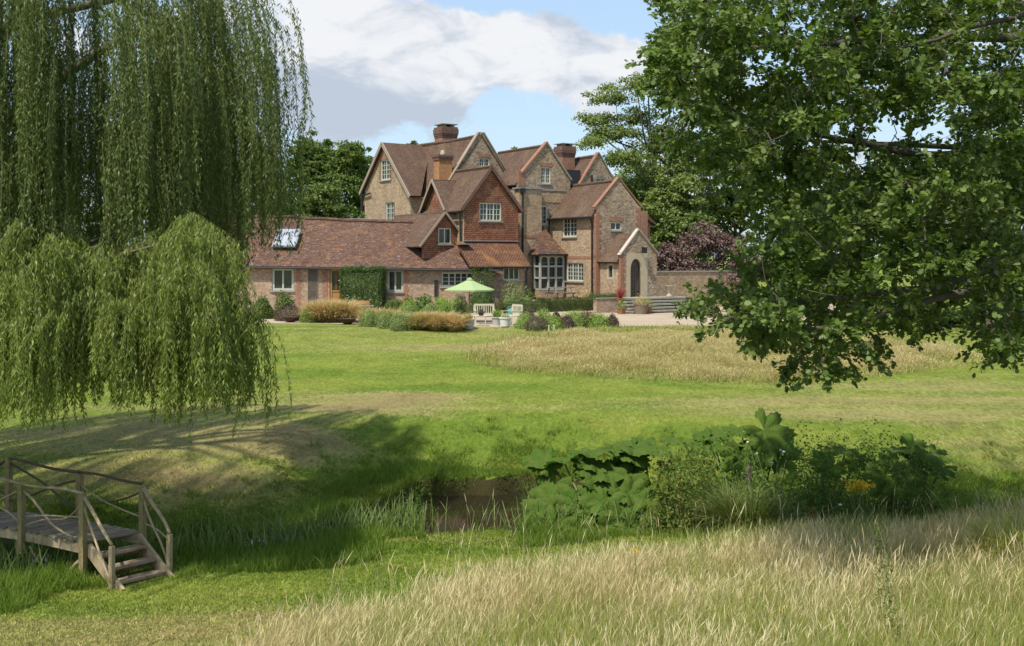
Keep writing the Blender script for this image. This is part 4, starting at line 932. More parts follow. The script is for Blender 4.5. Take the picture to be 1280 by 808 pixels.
def chair(name, label, c, ang, w=.95):
    o = empty(name, c, label, 'garden chair', 'pale wooden garden chairs'); ca, sa = math.cos(ang), math.sin(ang); R = Vector((ca, sa, 0)); N = Vector((-sa, ca, 0)); c = Vector(c)
    P = lambda x, y, z: c + R * x + N * y + Z_ * z
    for x in (-w / 2, w / 2):
        MB().bar(P(x, -.28, 0), P(x, -.28, .64), .06, .06).build('leg', M['teak'], o); MB().bar(P(x, .26, 0), P(x, .34, .92), .06, .06).build('leg', M['teak'], o)
        MB().bar(P(x, -.34, .66), P(x, .32, .66), .07, .035).build('arm', M['teak'], o)
    mb = MB()
    for i in range(5): mb.box(P(0, -.26 + i * .13, .42), (w - .08, .11, .03), (R, N, Z_))
    mb.bar(P(-w / 2, -.28, .38), P(w / 2, -.28, .38), .03, .07); mb.build('seat', M['teak'], o)
    mb = MB().bar(P(-w / 2, .34, .92), P(w / 2, .34, .92), .04, .09).bar(P(-w / 2, .29, .5), P(w / 2, .29, .5), .03, .06)
    for i in range(9): x = -w / 2 + w * (i + .5) / 9; mb.bar(P(x, .29, .5), P(x, .335, .9), .035, .015, up=N)
    mb.build('backrest', M['teak'], o)
chair('garden_chair', 'pale wooden garden bench facing the lawn, under the parasol edge', (at(606, 54.9).x, 54.9, pz + .03), 0.15, .95)
chair('garden_chair', 'pale wooden garden chair turned sideways beside the green domes', (at(640, 54.3).x, 54.3, pz + .03), -.9, .75)
tb = empty('side_table', (at(600, 53.5).x, 53.5, pz), 'low pale wooden table carrying a purple plant', 'table')
tx = at(600, 53.5).x
mb = MB()
for i in range(4): mb.box((tx, 53.25 + i * .13, pz + .5), (.6, .12, .03))
mb.build('tabletop', M['teak'], tb)
for sx_ in (-.26, .26):
    for sy in (-.22, .22): MB().bar((tx + sx_, 53.45 + sy, pz + .03), (tx + sx_, 53.45 + sy, pz + .485), .05, .05).build('leg', M['teak'], tb)
pot('planter', 'small dark planter of purple foliage on the low pale table', (tx + .05, 53.45, pz + .515), .1, .13, .14, 'rust', 'b', 'f_purple', .22, .25, 200, .06, 'planter')
pot('planter', 'round white planter in front of the sideways chair', (at(631.5, 53.2).x, 53.2, pz + .03), .22, .27, .42, 'whitepot', 'b', 'f_sage', .27, .25, 250, .06, 'planter')
pot('planter', 'grey planter with ferny green plant between the two chairs', (at(621, 53.9).x, 53.9, pz + .03), .19, .24, .4, 'greypot', 'grass', 'f_ball', .3, .4, 260, .06, 'planter')
pot('planter', 'grey planter with rusty orange grass left of the patio', (at(585, 52.6).x, 52.6, gz1(-2, 52.6)), .25, .3, .45, 'greypot', 'grass', 'f_orna', .3, .35, 260, .06, 'planter')
pb = at(587, 57)
um = empty('parasol', pb, 'open lime green parasol standing over the garden furniture', 'parasol')
MB().tube([pb, pb + Z_ * 2.25], .03, 10).build('pole', M['bench'], um)
mb = MB(); n = 8; apx = pb + Z_ * 2.19; rim = []
for k in range(n): a = 2 * math.pi * (k + .3) / n; rim.append(pb + Vector((math.cos(a) * 1.28, math.sin(a) * 1.28, 1.66)))
mid = [apx.lerp(q, .5) + Z_ * -.03 for q in rim]
for k in range(n):
    j = (k + 1) % n; mb.poly([apx, mid[k], mid[j]]); mb.poly([mid[k], rim[k], rim[j], mid[j]]); mb.poly([rim[k], rim[k] - Z_ * .07, rim[j] - Z_ * .07, rim[j]])
cn = mb.build('canopy', M['canopy'], um)
MB().lathe(apx, [(.16, -.04), (.1, .03), (.0, .07)], 12).build('cap', M['canopy'], um)
for k in range(n): MB().tube([pb + Z_ * 1.5 + (rim[k] - pb) * .02 + Z_ * .0, apx.lerp(rim[k], .55) - Z_ * .06], .012, 5).build('rib', M['bench'], um)
MB().lathe(pb, [(0, 0), (.28, 0), (.28, .08), (.06, .12), (.05, .3)], 16).build('base', M['stone_grey'], um)
bx = at(581, 55.5); wb = empty('storage_box', bx, 'small white box on the ground left of the parasol pole', 'box')
MB().box(bx + Z_ * .2, (.32, .32, .4)).build('body', M['white'], wb); MB().box(bx + Z_ * .42, (.36, .36, .04)).build('lid', M['whitepot'], wb)
for i, u in enumerate((686, 692.5)):
    p = at(u, 51.7); o = MB().tube([p, p + Z_ * .26], .022, 8).box(p + Z_ * .27, (.07, .07, .03)).build('garden_peg', M['white']); tag(o, ('left' if i == 0 else 'right') + ' one of two white pegs in front of the small green dome', 'peg', 'white pegs at the lawn edge')
def firebowl(label, u, Y):
    p = at(u, Y); o = empty('fire_bowl', p, label, 'fire bowl', 'rusted fire bowls on the gravel path')
    MB().lathe(p, [(.1, .0), (.13, .02), (.22, .05), (.34, .15), (.40, .27), (.43, .28), (.385, .27), (.32, .16), (.2, .08), (0, .06)], 24).build('bowl', M['rust'], o, True)
firebowl('rusty fire bowl near the willow edge at the dark purple shrub', 363, 57.2); firebowl('rusty fire bowl between the bronze grass mound and the grey-green domes', 434.5, 55.6)
def bench(label, c, R, w, top, backm):
    N = Vector((-R.y, R.x, 0)); P = lambda x, y, z: Vector(c) + R * x + N * y + Z_ * z; o = empty('bench', c, label, 'bench')
    mb = MB()
    for y in (-.15, 0, .15): mb.box(P(0, y, .45), (w, .13, .05), (R, N, Z_))
    mb.build('seat', M['bench'], o)
    for x in (-w * .36, w * .36): MB().box(P(x, 0, .21), (.12, .34, .42), (R, N, Z_)).build('leg', M['bench'], o)
    if backm: MB().box(P(0, .24, .62), (w * .62, .04, .22), (R, N, Z_)).build('backrest', M[backm], o)
c = pw(sx(462), 0, 2.6); bench('grey bench with an orange wooden back before the clipped hedge', (c.x, c.y, HZ), Vector((1, -.05, 0)), 1.6, 1, 'oak_wood')
def picnic(c):
    o = empty('picnic_table', c, 'weathered grey picnic table under the stone bay window', 'picnic table'); P = lambda x, y, z: Vector(c) + b_ * x + a_ * y + Z_ * z
    mb = MB()
    for i in range(5): mb.box(P(0, -.3 + i * .15, .74), (1.7, .13, .04), (b_, a_, Z_))
    mb.build('tabletop', M['bench'], o)
    for y in (-.7, .7): MB().box(P(0, y, .44), (1.7, .26, .045), (b_, a_, Z_)).build('seat', M['bench'], o)
    for x in (-.6, .6):
        for s in (-1, 1): MB().bar(P(x, s * .3, .72), P(x, s * .68, 0), .05, .1).build('leg', M['bench'], o)
        MB().bar(P(x, -.75, .39), P(x, .75, .39), .05, .09).build('crossbar', M['bench'], o)
picnic(W(-1.5, -1.65, .65)); MB_T = MB().box(W(-2.0, -2.2, .32), (3.0, 4.2, .64), (a_, b_, Z_)).build('raised_terrace', M['brick_wing']); tag(MB_T, 'low raised terrace below the bay window', 'terrace', kind='structure')
p = W(1.4, -7.0, 0); wc = empty('watering_can', p, 'teal plastic watering can on the gravel by the lean-to', 'watering can')
MB().lathe(p, [(0, 0), (.15, 0), (.17, .2), (.14, .3), (.05, .33)], 14).build('body', M['teal'], wc)
MB().tube([p + Vector((.13, 0, .1)), p + Vector((.34, 0, .36))], [.035, .02], 8).build('spout', M['teal'], wc)
MB().tube([p + Vector((.1 * math.cos(t) - .08, 0, .25 + .2 * math.sin(t))) for t in np.linspace(-.6, 3.1, 9)], .018, 6).build('handle', M['teal'], wc)

# ------------------------------------------------------------------ rustic footbridge
DKZ = -5.70
br = empty('footbridge', (-8.4, 22.6, -6.4), 'rustic wooden footbridge with pole railings and steps over the stream', 'footbridge')
A0 = Vector((-8.42, 22.55, DKZ)); dv = Vector((-.905, .425, 0)).normalized(); wv = Vector((.72, .80, 0)).normalized(); WD = 1.12
def dz(s): return .10 * math.sin(min(s, 4.6) / 4.6 * math.pi)
def DK(s, w, h=0): return A0 + dv * s + wv * w + Z_ * (dz(s) + h)
mb = MB(); r = np.random.default_rng(11); s = .05
while s < 5.2:
    L = r.uniform(.12, .15); e = r.uniform(-.05, .05); mb.bar(DK(s + L / 2, -.06 + e, .0 + r.normal() * .006), DK(s + L / 2, WD + .06 + e, .0 + r.normal() * .006), L - .014, .04); s += L
mb.build('deck', M['deck'], br)
for w in (.0, WD):
    mb = MB()
    for i in range(8): mb.bar(DK(i * .65, w, -.12), DK(i * .65 + .65, w, -.12), .08, .19)
    mb.build('beam', M['pole'], br)
posts = {'n0': (0.0, -.09, .98, -1.0), 'n1': (1.68, -.09, .95, -.45), 'n2': (3.5, -.09, .98, -1.2), 'f0': (0.0, WD + .09, .98, -1.0), 'f1': (1.75, WD + .09, .98, -.3), 'f2': (3.85, WD + .09, 1.2, -.3), 'f3': (5.2, WD + .1, .95, -.9), 'n3': (5.2, -.09, .95, -.9)}
PT = {}
for k, (s, w, t, b) in posts.items():
    top = DK(s, w, t); PT[k] = (DK(s, w, .05), top); MB().bar(DK(s, w, b), top, .115, .115, up=dv).build('post', M['post'] if k[0] == 'n' or k == 'f0' else M['post'], br)
def crooked(a, b, rad, seed, wob=.05, name='rail', mat='pole', sag=0, n=9):
    r = np.random.default_rng(seed); a = Vector(a); b = Vector(b); pts = []
    w1 = Vector(r.normal(size=3)); w2 = Vector(r.normal(size=3))
    for i in range(n):
        t = i / (n - 1); pts.append(a.lerp(b, t) + (w1 * math.sin(math.pi * t) + w2 * math.sin(2 * math.pi * t)) * wob + Z_ * sag * math.sin(math.pi * t))
    return MB().tube(pts, [rad * (1 - .2 * i / n) for i in range(n)], 8).build(name, M[mat], br, True)
tp = lambda k, d=0: PT[k][1] + Z_ * d
bt = lambda k, d=0: PT[k][0] + Z_ * d
crooked(tp('n0', .02), tp('n1', .0), .034, 1, .04); crooked(tp('n1', .0), tp('n2', .04), .032, 2, .05); crooked(tp('n2'), tp('n3'), .032, 21, .04)
crooked(tp('f0', .02), tp('f1', .03), .032, 3, .04, mat='darkpole'); crooked(tp('f1', .03), tp('f2', 0), .034, 4, .04, mat='darkpole', sag=-.1); crooked(tp('f2'), tp('f3'), .03, 22, .04, mat='darkpole', sag=-.1)
crooked(tp('n1', -.1), bt('n0', .05) + dv * .25, .026, 5, .05, 'brace'); crooked(bt('n1', .05) - dv * .05, tp('n0', -.15), .022, 6, .05, 'brace'); crooked(bt('n1', .25), tp('n0', -.45), .018, 26, .05, 'brace')
crooked(tp('n2', -.1), bt('n1', .05), .024, 7, .05, 'brace'); crooked(bt('n2', .1), tp('n1', -.1), .02, 8, .05, 'brace')
crooked(tp('f0', -.12), bt('f1', .25), .024, 9, .05, 'brace', 'darkpole'); crooked(bt('f0', .25), bt('f1', .7), .02, 10, .05, 'brace')
crooked(tp('f2', -.1), bt('f1', .1), .028, 12, .06, 'brace', 'darkpole'); crooked(tp('f1', -.15), bt('f2', .2), .026, 13, .06, 'brace', 'darkpole')
crooked(tp('f2', -.05), bt('f3', .2), .026, 14, .05, 'brace', 'darkpole'); crooked(bt('f2', .3), tp('f3', -.1), .024, 15, .04, 'brace', 'darkpole')
# steps down to the near bank
sv = Vector((.77, -.64, 0)).normalized(); run = 1.12; drop = .72
def ST(x, w, h=0): return A0 + sv * x + wv * w + Z_ * h
for w in (.02, WD - .02): MB().bar(ST(0.02, w, -.1), ST(run + .1, w, -drop - .06), .07, .24).build('stringer', M['pole'], br)
for i in range(3):
    x = .28 + i * .33; mb = MB().bar(ST(x, .06, -.2 - i * .205), ST(x, WD - .06, -.2 - i * .205), .27, .055).bar(ST(x - .15, .07, -.3 - i * .205), ST(x - .15, WD - .07, -.3 - i * .205), .03, .1); mb.build('tread', M['stair'], br)
nn, nf = ST(run - .12, -.06), ST(run - .12, WD + .06)
for q in (nn, nf): MB().bar(q + Z_ * (-drop - .15), q + Z_ * .12, .085, .085, up=dv).build('newel', M['pole'], br)
crooked(tp('n0', -.02), nn + Z_ * .14, .04, 16, .006, 'handrail'); crooked(tp('f0', -.02), nf + Z_ * .14, .04, 17, .012, 'handrail')
crooked(tp('n0', -.2), nn + Z_ * -.62, .026, 18, .02, 'brace'); crooked(tp('f0', -.25), nf + Z_ * -.6, .026, 19, .03, 'brace')
crooked(bt('f0', .15), nf + Z_ * .0, .018, 20, .03, 'brace')
crooked(DK(.1, -.1, -.35), DK(.55, -.2, -.85), .035, 23, .01, 'brace'); crooked(DK(1.5, -.05, -.3), DK(.9, -.1, -.9), .03, 24, .02, 'brace')
for s in (2.0, 3.6):
    for w in (.1, WD - .1): MB().bar(DK(s, w, -1.3), DK(s, w, -.2), .11, .11, up=dv).build('pile', M['post'], br)

# ------------------------------------------------------------------ trees beyond the house
def limb_pts(a, b, seed, n=7, wob=.12, sag=0):
    r = np.random.default_rng(seed); a = np.array(a, float); b = np.array(b, float); L = np.linalg.norm(b - a); w1, w2 = r.normal(size=(2, 3)) * wob * L * .5
    return [tuple(a + (b - a) * t + w1 * math.sin(math.pi * t) + w2 * math.sin(2 * math.pi * t) + np.array([0, 0, sag * math.sin(math.pi * t)])) for t in np.linspace(0, 1, n)]
def tree(name, label, cat, x, Y, lobes, mat, ncl=130, per=60, leaf=.3, clr=1.0, trunk=.35, group=None, flat=.55, wid=.6, shell=.55, T=LEAF_T, F=LEAF_F, bark='bark', hang=0, ntwig=14):
    """lobes: (dx, dy, z above ground, rx, ry, rz)"""
    SEED[0] += 1; sd = SEED[0]; r = np.random.default_rng(sd); z0 = gz1(x, Y); o = empty(name, (x, Y, z0), label, cat, group)
    vol = np.array([l[3] * l[4] * l[5] for l in lobes]) ** .67; k = r.choice(len(lobes), ncl, p=vol / vol.sum()); L = np.array(lobes, float)[k]
    d = rand_dirs(ncl, r); d[:, 2] = np.where(d[:, 2] < -.35, -d[:, 2], d[:, 2]); q = r.uniform(shell, 1.0, ncl)
    C = np.array([x, Y, z0]) + L[:, :3] + d * q[:, None] * L[:, 3:]
    cs = clr * r.uniform(.6, 1.35, ncl)
    idx = np.repeat(np.arange(ncl), per); n = len(idx); e = rand_dirs(n, r) * r.uniform(.35, 1, n)[:, None]; e[:, 2] = np.abs(e[:, 2]) * r.choice([1, 1, -.5], n)
    P = C[idx] + e * cs[idx][:, None] * np.array([1, 1, flat]); P[:, 2] -= hang * (np.hypot(e[:, 0], e[:, 1]) ** 2) * cs[idx]
    nr = unit(e * .6 + d[idx] * .6 + np.array([0, 0, .5])); V, F_ = leaves(P, nr, leaf, r, wid, T, F)
    mesh_np('crown', V, F_, M[mat], o)
    mb = MB(); cz = max(l[2] for l in lobes); top = (x + lobes[0][0] * .3, Y, z0 + cz * .95)
    tp_ = limb_pts((x, Y, z0 - .3), top, sd, 8, .04); mb.tube(tp_, [trunk * (1.25 if i == 0 else 1 - .85 * i / 7) for i in range(8)], 10)
    for i in r.choice(ncl, min(ncl, ntwig), replace=False):
        b = np.array(tp_[r.integers(2, 6)]); mb.tube(limb_pts(b, C[i], sd + int(i), 6, .15), list(np.linspace(trunk * .35, trunk * .06, 6)), 6)
    mb.build('trunk', M[bark], o, True); return o
BG = 'trees behind the house'
def bt_(label, u0, u1, vtop, Y, mat, name='broadleaf_tree', cat='tree', ncl=150, per=95, leaf=.26, low=.12, group=BG, **kw):
    r = np.random.default_rng(int(u0) + 5000); x0, x1 = (u0 - UH) / FPX * Y, (u1 - UH) / FPX * Y; x = (x0 + x1) / 2; rx = (x1 - x0) / 2; H = (VH - vtop) / FPX * Y - gz1(x, Y); lb = H * low
    lobes = [(0, 0, lb + (H - lb) * .55, rx * .8, rx * .7, (H - lb) * .45)]
    for i in range(6):
        a = r.uniform(0, 6.28); lobes.append((math.cos(a) * rx * .5, math.sin(a) * rx * .4, lb + (H - lb) * r.uniform(.25, .72), rx * .5, rx * .5, (H - lb) * .27))
    return tree(name, label, cat, x, Y, lobes, M and mat, ncl, per, leaf, rx * .24, .3, group, **kw)
def conifer(label, u, vtop, Y, w, mat='f_conifer'):
    SEED[0] += 1; r = np.random.default_rng(SEED[0]); x = (u - UH) / FPX * Y; z0 = gz1(x, Y); H = (VH - vtop) / FPX * Y - z0; o = empty('conifer', (x, Y, z0), label, 'conifer', BG)
    n = 9000; t = r.uniform(.1, 1, n) ** .7; a = np.floor(r.uniform(0, 7, n)) * .9 + t * 40; rad = w * (1.02 - t) * r.uniform(0, 1, n) ** .6
    P = np.stack([x + np.cos(a) * rad, Y + np.sin(a) * rad, z0 + H * t - rad * .35], -1) + r.normal(size=(n, 3)) * .10
    V, F = leaves(P, np.tile([0, 0, 1.], (n, 1)), .24, r, .25); mesh_np('crown', V, F, M[mat], o)
    MB().tube([(x, Y, z0 - .2), (x, Y, z0 + H)], [.25, .02], 8).build('trunk', M['bark'], o)
bt_('tall mid green tree behind the wing, next to the willow curtain', 350, 425, 160, 112, 'f_mid', ncl=260, per=95)
bt_('dense green tree standing left of the pale brick gable', 398, 474, 170, 104, 'f_mid', ncl=270, per=95)
bt_('lighter green tree filling the gap beside the left gable', 432, 482, 178, 116, 'f_mid', ncl=200)
bt_('low dark tree with its skirt behind the terrace railing', 366, 450, 218, 96, 'f_dark', ncl=220, low=.02)
conifer('thin conifer tip beside the willow curtain behind the dark trees', 408, 176, 122, 4.6); conifer('slender conifer tip nearest to the left gable', 449, 182, 124, 3.6)
bt_('round tree top peeping between left gable and big chimney', 496, 540, 172, 130, 'f_mid', ncl=110)
bt_('tree top peeping between the two middle gables', 618, 672, 178, 130, 'f_mid', ncl=110)
bt_('tree behind the right chimney of the house', 676, 730, 190, 118, 'f_mid', ncl=120)
for (u0, u1, vt, Y, m, lab) in ((-150, 20, 150, 92, 'f_dark', 'dark tree behind the willow at the left picture edge'), (-10, 110, 165, 98, 'f_dark', 'dark tree behind the left part of the willow'),
                                (90, 210, 155, 95, 'f_dark', 'dark tree behind the middle of the willow'), (190, 300, 170, 99, 'f_dark', 'dark tree behind the right part of the willow'), (280, 370, 185, 94, 'f_dark', 'dark tree right at the willow edge behind the wing end')):
    bt_(lab, u0, u1, vt, Y, m, ncl=150, per=55, leaf=.4, low=.02)
for (u0, u1, vt, Y, m, lab) in ((1400, 1560, 175, 96, 'f_dark', 'dark tree far out beyond the right picture edge'), (1530, 1720, 190, 92, 'f_mid', 'green tree farthest out beyond the right picture edge'), (-330, -120, 165, 94, 'f_dark', 'dark tree far out beyond the left picture edge')):
    bt_(lab, u0, u1, vt, Y, m, ncl=120, per=55, leaf=.45, low=.02)
# feathery tree right of the house: open tiers of foliage
def robinia():
    x, Y = (830 - UH) / FPX * 92, 92; z0 = gz1(x, Y); pz_ = lambda u, v: ((u - 830) / FPX * Y, (VH - v) / FPX * Y - z0)
    L = []
    r = np.random.default_rng(42)
    for (u, v, ru, rv) in ((765, 120, 34, 12), (800, 108, 30, 10), (745, 150, 24, 9), (770, 168, 40, 10), (738, 182, 16, 7), (810, 150, 40, 16), (850, 125, 40, 22), (840, 180, 55, 22), (780, 205, 36, 16),
                           (850, 220, 55, 22), (795, 238, 38, 18), (860, 260, 50, 20), (820, 275, 40, 16), (900, 150, 50, 40), (900, 210, 50, 30), (790, 260, 24, 12)):
        dx, dz_ = pz_(u, v); L.append((dx, r.uniform(-2.5, 2), dz_, ru * Y / FPX, 2.1, rv * 1.3 * Y / FPX))
    tree('robinia_tree', 'tall feathery light green tree in open tiers beside the right gable', 'tree', x, Y, L, 'f_rob', 620, 75, .24, .95, .35, BG, flat=.4, wid=.55, shell=.3, bark='bark_pale', hang=.35, ntwig=40)
robinia()
bt_('full green tree standing behind the right end gable below the feathery tree', 735, 860, 200, 100, 'f_rob', ncl=220, per=90, low=.05)
bt_('rounded mid green tree right of the low range of the house', 800, 880, 215, 88, 'f_rob', ncl=200, per=60, leaf=.28, low=.25)
for (u0, u1, vt, Y, m, lab) in ((860, 990, 150, 100, 'f_mid', 'broad tree behind the oak branches, right of the feathery tree'), (960, 1090, 190, 106, 'f_dark', 'dark tree seen through the oak left of the white sky gaps'),
                                (1050, 1190, 215, 104, 'f_dark', 'dark low tree under the sky gap in the oak'), (1160, 1300, 170, 100, 'f_dark', 'dark tree behind the right part of the oak'), (1270, 1420, 160, 98, 'f_mid', 'tree behind the oak at the right picture edge')):
    bt_(lab, u0, u1, vt, Y, m, ncl=150, per=55, leaf=.42, low=.02)
def smoke():
    x, Y = (882 - UH) / FPX * 76, 76; z0 = gz1(x, Y)
    L = [(-2.2, 0, 2.6, 1.7, 1.5, 1.5), (0, .4, 3.6, 2.0, 1.8, 1.9), (1.9, 0, 3.0, 1.8, 1.6, 1.8), (-1.2, -.6, 1.8, 1.6, 1.3, 1.3), (1.3, -.6, 1.6, 1.8, 1.3, 1.4), (3.2, .3, 2.0, 1.5, 1.4, 1.6)]
    tree('smoke_bush', 'large smoky purple bush spilling over the garden wall right of the porch', 'bush', x, Y, L, 'f_smoke', 230, 60, .2, .55, .16, None, flat=.7, shell=.5, ntwig=40)
smoke()
bt_('dark shrub between the smoke bush and the tall feathery tree', 800, 900, 268, 82, 'f_dark', 'shrub', 'shrub', 130, 60, .3, .02, None)
bt_('dark spreading yew-like bush under the oak beyond the hay', 1070, 1180, 372, 58, 'f_dark', 'bush', 'bush', 110, 70, .16, .02, None)
bt_('bright green bush with drooping shoots under the oak beside the trunk', 1130, 1225, 392, 54, 'f_mid', 'bush', 'bush', 90, 60, .15, .02, None)
bt_('big dark shrub behind the oak branch tips above the hay', 960, 1090, 345, 66, 'f_dark', 'shrub', 'shrub', 140, 70, .22, .02, None)
bt_('wide mid green shrub at the right edge under the oak', 1190, 1330, 330, 70, 'f_mid', 'shrub', 'shrub', 140, 70, .24, .02, None)
tree('parkland_tree', 'tree with a stout flared trunk standing on the lawn behind the oak leaves', 'tree', (1243 - UH) / FPX * 50, 50, [(0, 0, 6, 3.0, 3, 2.4), (1.5, 0, 7, 3, 3, 2)], 'f_mid', 110, 60, .22, .9, .42, None)

# ------------------------------------------------------------------ oak reaching in from the right
OAKT = [(0, 0, 0), (.22, .10, .02), (.30, .34, .05), (.42, .20, .04), (.56, .46, .06), (.68, .26, .03), (.84, .34, .02), (1, 0, -.06), (.84, -.34, .02), (.68, -.26, .03), (.56, -.46, .06), (.42, -.20, .04), (.30, -.34, .05), (.22, -.10, .02)]
OAKF = [tuple(range(14))]
OPOLY = np.array([(850, -60), (842, 20), (822, 75), (832, 105), (850, 150), (845, 185), (895, 212), (940, 238), (962, 265), (965, 295), (938, 325), (908, 350), (868, 376), (868, 392), (895, 402), (908, 412), (893, 436), (920, 450), (955, 436), (985, 428),
                  (1000, 440), (962, 478), (1000, 470), (1020, 456), (1048, 458), (1066, 438), (1090, 425), (1130, 400), (1200, 392), (1232, 428), (1245, 448), (1262, 442), (1280, 420), (1500, 430), (1900, 300), (1900, -700), (1000, -700)], float)
def inpoly(u, v, P):
    c = np.zeros(u.shape, bool); j = len(P) - 1
    for i in range(len(P)):
        a, b = P[i], P[j]; m = ((a[1] > v) != (b[1] > v)) & (u < (b[0] - a[0]) * (v - a[1]) / (b[1] - a[1] + 1e-9) + a[0]); c ^= m; j = i
    return c
def oak():
    r = np.random.default_rng(21); tx_, ty_ = 16.8, 22.4; z0 = gz1(tx_, ty_); o = empty('oak_tree', (tx_, ty_, z0), 'big leafy oak reaching in from the right with drooping lobed-leaf branches', 'oak tree')
    mb = MB(); trunk = limb_pts((tx_, ty_, z0 - .3), (tx_ + .3, ty_, 11), 4, 9, .03); mb.tube(trunk, [.85, .66, .52, .48, .43, .37, .3, .2, .1], 14)
    LM = [[(12, 16, .6), (9, 15, .35), (6.6, 14.3, .15), (5.2, 14.1, -.42), (4.2, 14, -.5), (3.2, 13.8, -.55), (2.5, 13.7, -.75)],
          [(12, 16, 2), (8.5, 15.4, 1.6), (5.4, 14.6, 1.25), (3.8, 14.2, 1.5), (2.6, 14, 1.9)], [(12, 16, 3.2), (8, 15.5, 3.0), (5, 15, 2.9), (3.1, 14.6, 2.7), (2.2, 14.4, 2.4)],
          [(12, 16, 1.2), (9, 14, .6), (6.6, 12.9, -.2), (5, 12.6, -.5), (4, 12.5, -.75), (3.3, 12.5, -.9)], [(12, 16, 1.4), (9, 17.4, 1.6), (6, 18, 1.7), (3.6, 18, 1.8)],
          [(12, 16, 4.5), (9, 15.3, 5.2), (6, 15, 5.2), (3.4, 14.8, 4.6)], [(12, 16, 1), (10, 13.4, .5), (8, 12.2, -.4), (6.4, 11.8, -1.1)], [(12, 16, 3), (11, 13, 3.5), (8, 12, 3.2), (5.5, 12, 2.6), (4, 12.3, 2.2)],
          [(12, 16, 5), (14, 15, 6.5), (16, 14, 7)], [(12, 16, 4), (15, 17, 4.5), (18, 17.5, 4)], [(12, 16, 6), (11, 18, 7.5), (9.5, 19.5, 8)], [(12, 16, 3), (14, 13.5, 3.2), (16, 11.5, 2.6)]]
    node = []
    for i, L in enumerate(LM):
        L = np.array(L) * 1.4; t = np.linspace(0, len(L) - 1, 26); pts = np.stack([np.interp(t, np.arange(len(L)), L[:, k]) for k in range(3)], -1)
        pts[1:-1] += .06 * np.cumsum(r.normal(size=(24, 3)), 0) * .35; mb.tube([tuple(p) for p in pts], list(np.linspace(.125, .02, 26)), 8); node.append(pts[5:])
    node = np.concatenate(node); mb.build('trunk', M['bark_pale'], o, True)
    # leaf sprays: most of them inside the drooping outline, the rest fill the crown overhead and to the right
    n = 14000; Y = r.uniform(16.4, 26, n); u = r.uniform(815, 1700, n); v = r.uniform(-520, 486, n)
    ok = inpoly(u, v, OPOLY); u, v, Y = u[ok], v[ok], Y[ok]
    inn = (u < 1310) & (v > -30); pk = r.uniform(0, 1, len(u)) < np.where(inn, np.where(u < 960, .24, .235), .04) * np.where((u > 1090) & (v > 330), .6, 1)
    gap = np.exp(-((u - 1165) / 30) ** 2 - ((v - 163) / 22) ** 2) + np.exp(-((u - 1100) / 26) ** 2 - ((v - 165) / 16) ** 2) + .8 * np.exp(-((u - 925) / 16) ** 2 - ((v - 38) / 10) ** 2)
    pk &= r.uniform(0, 1, len(u)) > gap * 1.6
    u, v, Y = u[pk], v[pk], Y[pk]; C = np.stack([(u - UH) / FPX * Y, Y, (VH - v) / FPX * Y], -1)
    mb = MB(); P = []; A = []; NR = []; order = np.argsort([np.min(np.linalg.norm(node - c, axis=1)) for c in C])
    for i in order:
        c = C[i]; d = np.linalg.norm(node - c, axis=1); b = node[int(np.argmin(d))]; node = np.vstack([node, [c * .5 + b * .5, c]]); vis = (815 < u[i] < 1320 and v[i] > -60)
        if d.min() > .25: mb.tube(limb_pts(b, c, 900 + i, 5, .16), list(np.linspace(.013, .006, 5)), 5 if vis else 3, False)
        out = unit(c - b + np.array([0, 0, -.15])); nt_ = r.integers(5, 10) if vis else 3
        for j in range(nt_):
            e = unit(out * .8 + r.normal(size=3) * np.array([.9, .9, .42]) + np.array([0, 0, -.12])); L = r.uniform(.22, .62)
            mb.tube([tuple(c), tuple(c + e * L * .5 + r.normal(size=3) * .015), tuple(c + e * L)], [.006, .004, .003], 3, False)
            m = int(10 + 26 * L); t = 1 - r.uniform(0, 1, m) ** 1.6 * .85; P.append(c + e * (t * L)[:, None] + r.normal(size=(m, 3)) * .035); A.append(unit(e + .9 * r.normal(size=(m, 3)))); NR.append(unit(np.array([0, 0, 1.]) + .5 * r.normal(size=(m, 3))))
    mb.build('twigs', M['bark_pale'], o)
    P, A, NR = map(np.concatenate, (P, A, NR)); B = unit(np.cross(NR, A)); Cc = np.cross(A, B)
    s = r.uniform(.065, .145, len(P)); V, F = inst(OAKT, OAKF, P, A, B, Cc, s, s * r.uniform(.8, 1.0, len(P))); mesh_np('crown', V, F, M['f_oak'], o)
    return len(P)
oak()

